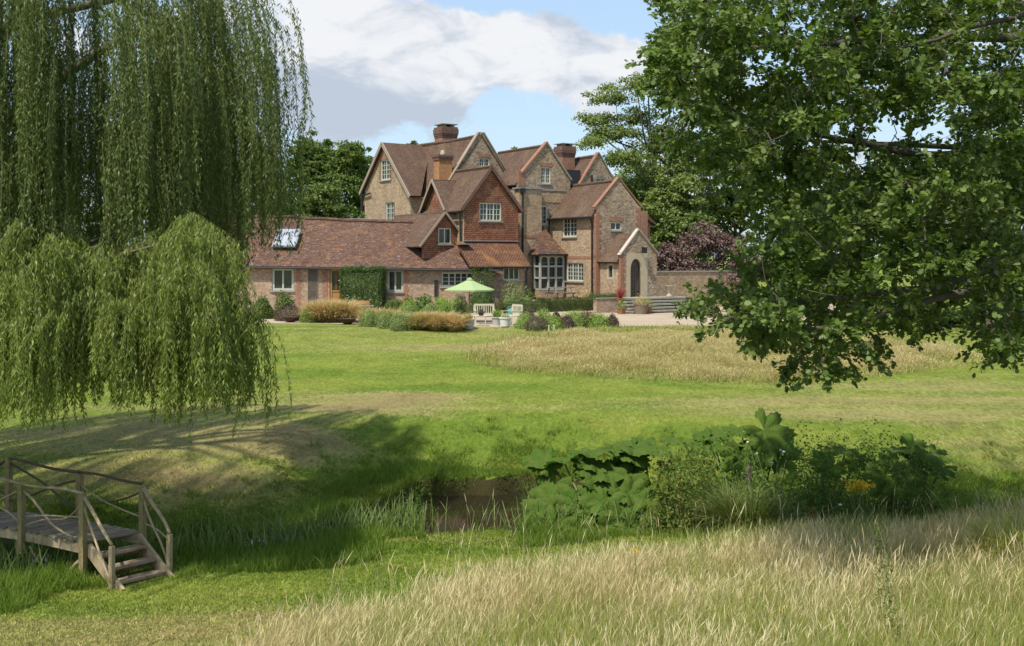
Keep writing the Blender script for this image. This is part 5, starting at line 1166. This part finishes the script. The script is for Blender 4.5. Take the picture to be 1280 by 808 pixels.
# ------------------------------------------------------------------ weeping willow on the left
WLT = [(0, 0, 0), (.35, .5, .02), (1, 0, -.03), (.35, -.5, .02)]
def strands(name, S0, S1, dirs, drift, mat, parent, seed, step=.042, ll=.10, lw=.15, per=2, lat=.6, scat=1.0):
    """hanging shoots: start points S0, lowest height S1, outward direction, paired narrow leaves"""
    r = np.random.default_rng(seed); P = []; A = []; tw = []
    for i in range(len(S0)):
        L = S0[i, 2] - S1[i]
        if L < .3: continue
        n = int(L / step); t = np.linspace(0, L, n); k = drift[i]; ph = r.uniform(0, 6.28)
        off = dirs[i] * (k * (1 - np.exp(-t * 1.6)))[:, None]; rise = .22 * k * np.sin(np.clip(t / (.5 * k + .05), 0, np.pi)) * (t < .5 * k * np.pi + .2)
        sway = .06 * np.sin(t * .9 + ph) + .025 * np.sin(t * 3.1 + ph * 2)
        p = np.stack([S0[i, 0] + off[:, 0] + sway, S0[i, 1] + off[:, 1] + sway * .6, S0[i, 2] - t + rise], -1)
        tw.append(p[::max(1, n // 10)])
        for s in range(per):
            a = r.uniform(0, 6.28, n); A.append(unit(np.stack([np.cos(a) * lat, np.sin(a) * lat, -np.ones(n) * r.uniform(.5, 1.2, n)], -1))); P.append(p + r.normal(size=(n, 3)) * scat * (.012 + .03 * np.abs(np.sin(t * 2.3 + ph)))[:, None])
    P = np.concatenate(P); A = np.concatenate(A); N = unit(r.normal(size=P.shape)); B = unit(np.cross(A, N)); C = np.cross(A, B); s = ll * r.uniform(.6, 1.2, len(P))
    V, F = inst(WLT, [(0, 1, 2, 3)], P, A, B, C, s, s * lw); o = mesh_np(name, V, F, M[mat], parent)
    mb = MB()
    for p in tw: mb.tube([tuple(q) for q in p], .0045, 3, False)
    mb.build('shoots', M['sh'], o); return o
M['sh'] = plain('willow_shoots', (.15, .14, .05), .7, .2, 9)
def willow():
    r = np.random.default_rng(77); tx_, ty_ = -14.6, 27.6; z0 = gz1(tx_, ty_); o = empty('weeping_willow', (tx_, ty_, z0), 'great weeping willow with a long dark curtain and a sunlit lower mound of shoots', 'willow tree')
    mb = MB(); trunk = limb_pts((tx_, ty_, z0 - .4), (tx_ + .4, ty_ - .3, 6.5), 8, 8, .03); mb.tube(trunk, [.9, .62, .52, .46, .42, .36, .3, .22], 14)
    limbs = []
    for i in range(16):
        a = i * 2.4; R = r.uniform(3.2, 5.6); e = (tx_ + 2.6 + math.cos(a) * R, ty_ + math.sin(a) * R * .9, r.uniform(6.0, 9)); b = trunk[4 + i % 4]; p = limb_pts(b, e, 60 + i, 9, .08, 1.2); mb.tube(p, list(np.linspace(.2, .03, 9)), 7); limbs.append(p)
    for i in range(7):                          # low limbs under the front mound
        e = (-12.2 + i * 1.05, 22.6 + .5 * math.sin(i * 2.1), [.0, .5, .0, -.1, .5, .2, -.3][i]); p = limb_pts(trunk[2], e, 90 + i, 8, .06, .5); mb.tube(p, list(np.linspace(.16, .025, 8)), 7)
    mb.build('trunk', M['bark'], o, True)
    # high curtain: tresses hung from a dome
    nT = 230; a = r.uniform(0, 2 * np.pi, nT); q = 6.5 * np.sqrt(r.uniform(.22, 1, nT)); cx = tx_ + 2.75 + q * np.cos(a); cy = ty_ - .4 + q * np.sin(a) * .8; ct = 8.9 - .078 * q ** 2
    S0 = []; S1 = []; D_ = []; K = []
    for i in range(nT):
        m = r.integers(5, 11); dr = np.array([math.cos(a[i]), math.sin(a[i]), 0])
        tops = ct[i] - (r.uniform(0, 1) ** 1.5) * 4.2; bot = -.1 + r.uniform(0, 2.6) ** 1.1 - (.9 if cx[i] < -7.0 else 0)
        if tops - bot < 1.5: bot = tops - r.uniform(2, 4)
        for j in range(m):
            S0.append((cx[i] + r.normal() * .14, cy[i] + r.normal() * .14, tops + r.normal() * .25)); S1.append(bot + abs(r.normal()) * .55); D_.append(dr); K.append(r.uniform(.15, .7))
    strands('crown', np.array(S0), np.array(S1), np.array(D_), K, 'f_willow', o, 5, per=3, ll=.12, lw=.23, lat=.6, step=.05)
    # lower mound in the sun, reaching towards the camera
    UU = [-260, 0, 60, 100, 140, 190, 235, 270, 310, 345]; VT = [250, 262, 255, 290, 300, 290, 258, 280, 312, 345]; VB = [480, 500, 515, 480, 470, 512, 500, 490, 522, 450]
    S0 = []; S1 = []; D_ = []; K = []
    for i in range(300):
        u = -240 + 548 * ((i * .618034) % 1); Y = 22.9 + r.normal() * .75; lay = r.uniform(0, 1) ** 1.3; vt = np.interp(u, UU, VT); vb = np.interp(u, UU, VB) + r.normal() * 12; ts = vt + lay * .55 * (vb - vt)
        x = (u - UH) / FPX * Y; dr = unit(np.array([r.normal() * .7 + .25, -.6 + r.normal() * .5, 0])); Yc = Y - lay * .9
        x = (u - UH) / FPX * Yc
        for j in range(r.integers(5, 11)):
            S0.append((x + r.normal() * .085, Yc + r.normal() * .085, (VH - ts) / FPX * Yc + r.normal() * .08 - .1)); bz = (VH - vb) / FPX * Yc
            S1.append(max(bz, S0[-1][2] - r.uniform(1.2, 2.6)) + abs(r.normal()) * .35 if r.uniform() < .8 else bz + abs(r.normal()) * .3 - .15); D_.append(dr + .3 * r.normal(size=3) * [1, 1, 0]); K.append(r.uniform(.2, .75) * (1.5 if lay < .12 else 1))
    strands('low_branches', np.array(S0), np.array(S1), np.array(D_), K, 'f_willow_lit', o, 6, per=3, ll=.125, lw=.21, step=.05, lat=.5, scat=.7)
willow()

# ------------------------------------------------------------------ waterside planting
def gunnera_leaf(r, size):
    """big lobed, toothed, dished leaf with ridged veins; local: stalk joins at the origin, blade along +x"""
    nl = 7; K = nl * 10; V = [(0, 0, 0)]; F = []; rings = 5
    for k in range(K + 1):
        t = k / K; th = math.radians(-155) + math.radians(310) * t; c = abs(math.sin(math.pi * nl * t)); lobe = .66 + .34 * c ** .6
        lobe *= (.90 if k % 2 else 1.0) + r.normal() * .02
        base = .8 + .2 * math.cos(th); vein = math.sin(math.pi * nl * t) ** 2
        for j in range(1, rings + 1):
            q = j / rings; rr = size * base * (q if q < .6 else .6 + (q - .6) / .4 * (lobe - .6) if lobe > .6 else q * lobe) if True else 0
            rr = size * base * q * (1 + (lobe - 1) * q ** 1.5)
            V.append((rr * math.cos(th), rr * math.sin(th), size * (.20 * q ** 1.2 + 0.13 * (vein - .5) * q * (.5 + q / 2) + 0.012 * math.sin(k * 2.9 + j * 2.3) * q + .006 * r.normal() * q - .19 * q ** 3)))
    for k in range(K):
        a = 1 + k * rings; b = a + rings; F.append((0, a, b, 0))
        for j in range(rings - 1): F.append((a + j, a + j + 1, b + j + 1, b + j))
    return np.array(V), [f if f[0] != f[3] else f[:3] for f in F]
def gunnera(label, u, Y, specs):
    """specs: list of (u, v, Y, size, tilt towards the viewer)"""
    SEED[0] += 1; r = np.random.default_rng(SEED[0]); base = at(u, Y); o = empty('gunnera', base, label, 'gunnera')
    for (lu, lv, lY, size, tilt) in specs:
        size *= 1.0; P = Vector(((lu - UH) / FPX * lY, lY, (VH - lv) / FPX * lY)); d = Vector((P.x - base.x, P.y - base.y, 0)); d = d.normalized() if d.length > .05 else Vector((0, -1, 0))
        n = (Vector((0, -math.sin(tilt), math.cos(tilt))) + d * .25 + Vector(r.normal(size=3)) * .13).normalized()
        x = (d * .5 + Vector((r.normal() * .4, -.7, 0))); x = (x - n * x.dot(n)).normalized(); y = n.cross(x)
        V, F = gunnera_leaf(r, size); mb = MB(); mb.v = [tuple(P + x * v[0] + y * v[1] + n * v[2]) for v in V]; mb.f = [tuple(f) for f in F]
        lf = mb.build('leaf', M['f_gunnera'], o, True)
        b0 = base + Vector((r.normal() * .15, r.normal() * .15, -.05)); mid = (b0 + P) / 2 + Z_ * .12
        MB().tube([b0, b0.lerp(mid, .6) + Z_ * .05, mid, P.lerp(mid, .3), P - n * .01], [.035, .03, .026, .022, .015], 7).build('stalk', M['gstalk'], lf, True)
def gset(seed, u0, u1, vt, vb, Y0, n, s0, s1):
    r = np.random.default_rng(seed); L = []
    for i in range(n):
        t = r.uniform(); u = r.uniform(u0, u1); v = vt + (vb - vt) * ((i + r.uniform()) / n); k = (v - vt) / (vb - vt)
        L.append((u, v + 10 * abs((u - (u0 + u1) / 2) / (u1 - u0)), Y0 + 1.1 - 2.0 * k, r.uniform(s0, s1), .25 + .75 * k + r.normal() * .15))
    return L
gunnera('biggest gunnera clump with huge lobed leaves at the right edge of the pool', 735, 27.0, gset(1, 668, 800, 556, 652, 27.2, 22, .7, 1.0))
gunnera('tall gunnera with one high upright leaf rising above the bank plants', 930, 28.2, [(955, 538, 28.0, .95, .95), (928, 540, 28.5, .6, .5)] + gset(2, 868, 980, 538, 572, 28.4, 9, .55, .75))
gunnera('gunnera with dark leaves at the right end of the planting', 1140, 27.6, [(1162, 566, 27.4, .6, .5)] + gset(3, 1100, 1180, 556, 600, 27.6, 8, .5, .7))
gunnera('low gunnera leaves between the tall gunnera and the right end', 1020, 28.2, gset(4, 985, 1075, 556, 580, 28.0, 7, .36, .48))
gunnera('dark gunnera leaves at the back beside the yellowing bush', 820, 28.8, gset(5, 775, 850, 545, 580, 28.8, 8, .45, .6))
def herb(label, u0, u1, v0, Y, mat, n=1500, leaf=.09, name='waterside_shrub', cat='shrub', d=1.0, lump=.3, wid=.5, spikes=0):
    x0, x1 = (u0 - UH) / FPX * Y, (u1 - UH) / FPX * Y; c = at((u0 + u1) / 2, Y); h = (VH - v0) / FPX * Y - c.z
    SEED[0] += 1; r = np.random.default_rng(SEED[0]); P, nr = dome_pts(c, ((x1 - x0) / 2, d * (x1 - x0) / 2, h), n, r, .45, lump, -.05); nr = unit(nr + np.array([0, -.2, .4]))
    V, F = leaves(P, nr, leaf, r, wid, spread=.9); parts = [(V, F)]
    for i in range(spikes):                     # upright leafy shoots break the outline
        a = r.uniform(0, 6.28); q = r.uniform(0, .9); b = np.array(c) + [math.cos(a) * q * (x1 - x0) / 2, math.sin(a) * q * d * (x1 - x0) / 2, h * math.sqrt(max(0.05, 1 - q * q)) * .8]; m = 26; t = r.uniform(0, 1, m)
        tip = np.array([r.normal() * .12, r.normal() * .12, r.uniform(.3, .6)]); parts.append(leaves(b + t[:, None] * tip, unit(np.array([0, 0, .6]) + r.normal(size=(m, 3))), leaf * .8, r, wid * .7))
    V, F = cat_(parts); return tag(mesh_np(name, V, F, M[mat]), label, cat, 'shrubs along the stream')
for a in (
    ('yellowing bush in front of the gunnera with orange-tinged leaves', 800, 905, 566, 26.6, 'f_bogy', 3600, .085, 22), ('green bush behind the yellowing bush, under the high gunnera leaf', 830, 935, 545, 28.4, 'f_bog', 2600, .10, 12),
    ('leafy bush directly below the high upright gunnera leaf', 905, 985, 556, 27.2, 'f_bog', 2600, .09, 12), ('bright green bush left of the goldenrod', 965, 1062, 562, 26.8, 'f_bog', 3400, .08, 16),
    ('dark green bush in the middle behind the bright green one', 985, 1085, 552, 28.3, 'f_mid', 2600, .09, 12), ('bush standing behind the goldenrod with tall thin shoots', 1045, 1140, 552, 27.6, 'f_bog', 2800, .08, 16),
    ('bushy dark green growth at the right end of the bank', 1095, 1185, 562, 26.8, 'f_mid', 2600, .085, 12), ('low weeds trailing over the bank at the right end', 1150, 1235, 612, 26.2, 'f_bank', 1800, .07, 12),
    ('dark low growth behind the pool edge under the gunnera', 660, 800, 600, 28.2, 'f_dark', 2600, .1, 4), ('small dark bush at the foot of the high gunnera', 880, 990, 588, 26.6, 'f_mid', 2600, .08, 8),
    ('weedy clump at the left pool corner below the grassy bank', 500, 548, 622, 29.0, 'f_bog', 900, .08, 10), ('rounded lush clump at the bank right of the footbridge', 222, 290, 632, 25.9, 'f_bank', 2400, .07, 10)):
    herb(a[0], a[1], a[2], a[3], a[4], a[5], a[6], a[7], spikes=a[8])
def flowers(name, label, cat, u, v, Y, mat, stemmat, n, spread, hgt, size, heads=40):
    SEED[0] += 1; r = np.random.default_rng(SEED[0]); c = Vector(((u - UH) / FPX * Y, Y, (VH - v) / FPX * Y)); g = gz1(c.x, Y); o = empty(name, (c.x, Y, g), label, cat); mb = MB(); P = []
    for i in range(n):
        t = c + Vector((r.normal() * spread, r.normal() * spread, r.normal() * spread * .4)); mb.tube(limb_pts((c.x + r.normal() * .08, Y + r.normal() * .08, g - .05), tuple(t), i, 6, .04), .006, 4, False)
        P.append(np.array(t) + r.normal(size=(heads, 3)) * np.array(hgt))
    mb.build('stems', M[stemmat], o); P = np.concatenate(P); V, F = leaves(P, rand_dirs(len(P), r), size, r, .8); mesh_np('blossom', V, F, M[mat], o)
flowers('goldenrod', 'yellow goldenrod flower clump among the bank plants', 'flower', 1072, 606, 25.3, 'fl_yellow', 'gstalk', 11, .13, (.07, .07, .04), .05)
flowers('loosestrife', 'single mauve flower spike below the high gunnera leaf', 'flower', 936, 590, 26.4, 'fl_pink', 'gstalk', 2, .03, (.02, .02, .13), .03, 50)
flowers('white_blossom', 'white bindweed-like blossoms over the bank bushes', 'flower', 960, 590, 26.2, 'fl_white', 'gstalk', 8, .8, (.01, .01, .01), .07, 3)
flowers('dock', 'rusty brown dock seed spike at the meadow edge', 'weed', 1011, 648, 23.0, 'f_dock', 'gstalk', 2, .05, (.025, .025, .16), .03, 90)
flowers('ragwort', 'tall single yellow-flowered ragwort standing in the pale meadow', 'flower', 793, 687, 17.5, 'fl_yellow', 'gstalk', 2, .025, (.03, .03, .015), .02, 26)
flowers('ragwort', 'small yellow flower low in the right half of the meadow', 'flower', 975, 763, 14.5, 'fl_yellow', 'gstalk', 3, .05, (.015, .015, .01), .016, 10)
flowers('ragwort', 'small yellow flower low at the left meadow edge', 'flower', 716, 792, 14.6, 'fl_yellow', 'gstalk', 3, .05, (.015, .015, .01), .016, 8)
def tall_weed(label, u, vtop, Y):
    SEED[0] += 1; r = np.random.default_rng(SEED[0]); b = at(u, Y); H = (VH - vtop) / FPX * Y - b.z; o = empty('tall_weed', b, label, 'weed'); tip = b + Vector((-.10, 0, H))
    MB().tube(limb_pts(tuple(b), tuple(tip), 3, 8, .05), list(np.linspace(.009, .004, 8)), 5).build('stem', M['gstalk'], o)
    n = 150; t = r.uniform(.15, 1, n); P = np.array(b) + t[:, None] * np.array(tip - b) + r.normal(size=(n, 3)) * .035; V, F = leaves(P, rand_dirs(n, r), .055, r, .35); mesh_np('leaves', V, F, M['f_mid'], o)
tall_weed('tall green weed stalk standing out of the right meadow', 1105, 655, 15.8); tall_weed('thin green weed stalk near the bright lower right of the meadow', 1118, 700, 14.6)
tuftgrass('sedge', 'arching fountain of sedge in front of the bank bushes', 'sedge', [(at(940, 25.6).x, 25.6, gz1(at(940, 25.6).x, 25.6), .8), (at(915, 25.9).x, 25.9, gz1(at(915, 25.9).x, 25.9), .6)], 1.15, 700, 'f_sedge', .014, .9)
tuftgrass('sedge', 'dark tussock of rank grass at the right end of the meadow', 'grass', [(at(1262, 18.5).x, 18.5, gz1(at(1262, 18.5).x, 18.5), .7), (at(1285, 18.2).x, 18.2, gz1(at(1285, 18.2).x, 18.2), .6)], .8, 800, 'f_meadow', .012, .7)

# ------------------------------------------------------------------ grasses (uncountable)
def scatter(n, x0, x1, y0, y1, r, keep):
    X = r.uniform(x0, x1, n); Y = np.sqrt(r.uniform(y0 ** 2, y1 ** 2, n)) if False else r.uniform(y0, y1, n); k = keep(X, Y); X, Y = X[k], Y[k]; return np.stack([X, Y, gz(X, Y)], -1)
def wob(X, Y, s=1.0, ph=0): return np.sin(X * 1.1 * s + ph + 1.3 * np.sin(Y * .8 * s)) + np.sin(Y * 1.7 * s + ph * 2 + np.sin(X * .9 * s + 1))
ME_U = [-300, 150, 235, 330, 420, 500, 640, 740, 900, 1100, 1280, 1700]; ME_V = [920, 880, 848, 818, 790, 760, 726, 708, 684, 668, 655, 640]
def in_meadow(X, Y, z=None):
    z = gz(X, Y) if z is None else z; Yc = np.maximum(Y, 1.0); u = UH + FPX * X / Yc; v = VH - FPX * z / Yc
    return (v > np.interp(u, ME_U, ME_V) + 4 * wob(X, Y)) | (Y < 11)
def stuff(name, label, cat, V, F, mat): return tag(mesh_np(name, V, F, M[mat]), label, cat, kind='stuff')
r = np.random.default_rng(31)
def greenish(X, Y):                             # lower right of the meadow is greener
    return np.clip(
                   .38 + .2 * wob(X, Y, .8, 2) + .55 * np.exp(-((X - 4.5) / 3.4) ** 2 - ((Y - 13.8) / 2.6) ** 2) - .5 * np.exp(-((Y - 20) / 2.5) ** 2), .05, .95)
P = scatter(280000, -7, 14.5, 9.5, 23.5, r, in_meadow); g_ = greenish(P[:, 0], P[:, 1]); k = (r.uniform(0, 1, len(P)) > g_ * .9) & (r.uniform(0, 1, len(P)) < .62 + .42 * wob(P[:, 0], P[:, 1], 2.1, 3)); Ps = P[k]
h = np.where(r.uniform(0, 1, len(Ps)) < .25, r.uniform(.7, 1.0, len(Ps)), r.uniform(.3, .72, len(Ps))) * (.85 + .1 * wob(Ps[:, 0], Ps[:, 1], 1.4)); h *= np.clip(.55 + .45 * sst(22.8 - Ps[:, 1], 0, 3), 0, 1)
edge = in_meadow(Ps[:, 0] - .25, Ps[:, 1] + .45); h = np.where(edge, h, h * .6)
V, F = blades(Ps, h, .0078, r, .24, STEM_T, STEM_F, wind=(.12, 0, 0)); stuff('meadow_grass', 'dry straw-coloured meadow grass in seed across the foreground', 'meadow grass', V, F, 'f_straw')
P = scatter(260000, -7, 14.5, 9.5, 23.5, r, in_meadow); k = r.uniform(0, 1, len(P)) < .25 + .75 * greenish(P[:, 0], P[:, 1]); P = P[k]
V, F = blades(P, r.uniform(.25, .66, len(P)), .0085, r, .3, wind=(.1, 0, 0)); stuff('meadow_understory', 'green blades growing between the dry meadow stems', 'grass', V, F, 'f_meadow')
# taller single stems standing out at the meadow edge
Pt = np.array([gp(u, v) for u, v in [(r.uniform(400, 560), r.uniform(752, 790)) for _ in range(60)] + [(r.uniform(560, 1270), r.uniform(672, 790)) for _ in range(420)]])
V, F = blades(Pt, r.uniform(.8, 1.15, len(Pt)), .010, r, .16, STEM_T, STEM_F, wind=(.1, 0, 0)); stuff('tall_seed_stems', 'scattered taller seeding grass stems rising over the meadow edge', 'grass', V, F, 'f_straw')
# hay-like ring of uncut grass before the house
def in_hay(X, Y): return (((X - 8.3) / 10.4) ** 2 + ((Y - 46.4) / 6.4) ** 2 < .93 + .07 * wob(X, Y, .6) + 0.07 * np.random.default_rng(3).normal(size=np.shape(X))) & (Y < 52.9)
P = scatter(330000, -4, 20, 39, 53, r, in_hay); e = 1 - (((P[:, 0] - 8.3) / 10.4) ** 2 + ((P[:, 1] - 46.4) / 6.4) ** 2); h = r.uniform(.18, .5, len(P)) * np.clip(.6 + 1.3 * e, .4, 1) * (1 - .45 * sst(P[:, 1], 45, 52)) * (1 + .12 * wob(P[:, 0], P[:, 1], .9))
a1 = 2.2 * wob(P[:, 0], P[:, 1], 1.1); h *= .75 + .3 * np.clip(wob(P[:, 0], P[:, 1], 1.6, 2), -1, 1.4); wd = np.stack([np.cos(a1) * .5 + .25, np.sin(a1) * .5, 0 * a1], -1)
V, F = blades(P, h, .015, r, .4, STEM_T, STEM_F, wind=wd); stuff('hay_grass', 'island of long pale uncut grass on the lawn before the forecourt', 'long grass', V, F, 'f_hay')
P = scatter(50000, -3, 18.5, 39, 53, r, lambda X, Y: in_hay(X, Y) & (((X - 8.3) / 10.4) ** 2 + ((Y - 46.4) / 6.4) ** 2 > .62) ); V, F = blades(P, r.uniform(.12, .32, len(P)), .03, r, .4); stuff('hay_understory', 'green fringe round the island of uncut grass', 'grass', V, F, 'f_meadow')
# lush bank grass beside the stream, reeds and sword leaves
def bank_k(lo, hi, sidev):
    def f(X, Y):
        off = (np.hypot((X + 7.35), (Y - 22.55)) > .72) & (np.hypot((X + 7.9), (Y - 22.6)) > .6)
        d, w, s = stream_d(X, Y); return off & (s * sidev > 0) & (d > w + lo) & (d < w + hi * (1 + .25 * wob(X, Y))) & ~in_meadow(X, Y)
    return f
def in_pool_view(X, Y): u = UH + FPX * X / Y; return (u > 532) & (u < 648)
P = scatter(260000, -14, 13, 19.5, 29, r, bank_k(-.35, 2.3, -1)); low = in_pool_view(P[:, 0], P[:, 1]); P = P[~low | (r.uniform(0, 1, len(P)) < .3)]; low = in_pool_view(P[:, 0], P[:, 1])
V, F = blades(P, np.where(low, .45, 1) * r.uniform(.10, .32, len(P)) * (1 + .3 * wob(P[:, 0], P[:, 1], 1.2, 1)), .014, r, .35); stuff('bank_grass', 'lush bright green grass along the near stream bank', 'grass', V, F, 'f_bank')
P = scatter(200000, -14, 14, 23, 34, r, bank_k(-.05, 1.6, 1)); V, F = blades(P, r.uniform(.08, .22, len(P)) * (1 + .35 * wob(P[:, 0], P[:, 1], 1.3, 4)), .016, r, .5); stuff('far_bank_grass', 'shaggy grass hanging over the far stream bank', 'grass', V, F, 'f_bank')
def reed_k(X, Y):
    d, w, s = stream_d(X, Y); u = UH + FPX * X / Y; return (np.abs(s * d + w * .45) < w * .75) & ((u < 520) | (u > 655)) | ((s < 0) & (d < w + .9) & (d > w - .75))
P = scatter(26000, -14, 13, 20, 30.5, r, reed_k); P[:, 2] = np.maximum(P[:, 2], WATER_Z - .05); u_ = UH + FPX * P[:, 0] / P[:, 1]; pool = (u_ > 530) & (u_ < 650); P = P[~pool | (r.uniform(0, 1, len(P)) < .12)]; u_ = UH + FPX * P[:, 0] / P[:, 1]
V, F = blades(P, r.uniform(.35, .85, len(P)), .028, r, .22); stuff('reeds', 'grey-green reeds and sword leaves standing in the stream margin', 'reeds', V, F, 'f_iris')
# short blades over the mown turf of the near half
def turf(X, Y):
    d, w, s = stream_d(X, Y); return (d > w + .05) & ~in_meadow(X, Y) & ~in_hay(X, Y) & (np.abs(X / Y) < .5) & (np.random.default_rng(1).uniform(0, 1, len(X)) > sst(Y, 24, 35) ** .6)
P = scatter(220000, -9, 11, 16, 27, r, turf); V, F = blades(P, r.uniform(.025, .06, len(P)), .014, r, .6); stuff('near_turf', 'short mown grass of the path on the near bank', 'grass', V, F, 'lawn_blade')
P = scatter(300000, -18, 18, 24, 42, r, turf); V, F = blades(P, r.uniform(.03, .075, len(P)) * (1 + .2 * wob(P[:, 0], P[:, 1], 1.5)), .026, r, .6); stuff('far_turf', 'short mown grass of the lawn beyond the stream', 'grass', V, F, 'lawn_blade')

def tuft_field(n, per, keep, x0, x1, y0, y1, h0, h1, w, r, spread=.16):
    C = scatter(n, x0, x1, y0, y1, r, keep); k = len(C); hh_ = r.uniform(h0, h1, k) * (1 + .35 * wob(C[:, 0], C[:, 1], 1.4)); i = np.repeat(np.arange(k), per); m = len(i)
    a = r.uniform(0, 6.28, m); q = spread * np.sqrt(r.uniform(0, 1, m)); P = C[i] + np.stack([q * np.cos(a), q * np.sin(a), 0 * a], -1); P[:, 2] = gz(P[:, 0], P[:, 1]) - .01
    out = np.stack([np.cos(a), np.sin(a), 0 * a], -1) * (q / spread)[:, None] * .9
    return blades(P, hh_[i] * r.uniform(.6, 1.1, m), w, r, .25, wind=out)
def fbank(X, Y):
    d, w, s_ = stream_d(X, Y); t = np.random.default_rng(9).uniform(0, 1, len(X)); return (s_ > 0) & (d > w - .1) & (d < w + 4.6) & (t > sst(d, w + .3, w + 4.6) ** .6) & (np.abs(X / Y) < .52)
V, F = tuft_field(9000, 26, fbank, -16, 16, 22, 38, .08, .2, .02, r); stuff('tussock_grass', 'rough tussocky grass on the slope above the far stream bank', 'grass', V, F, 'f_tuss')
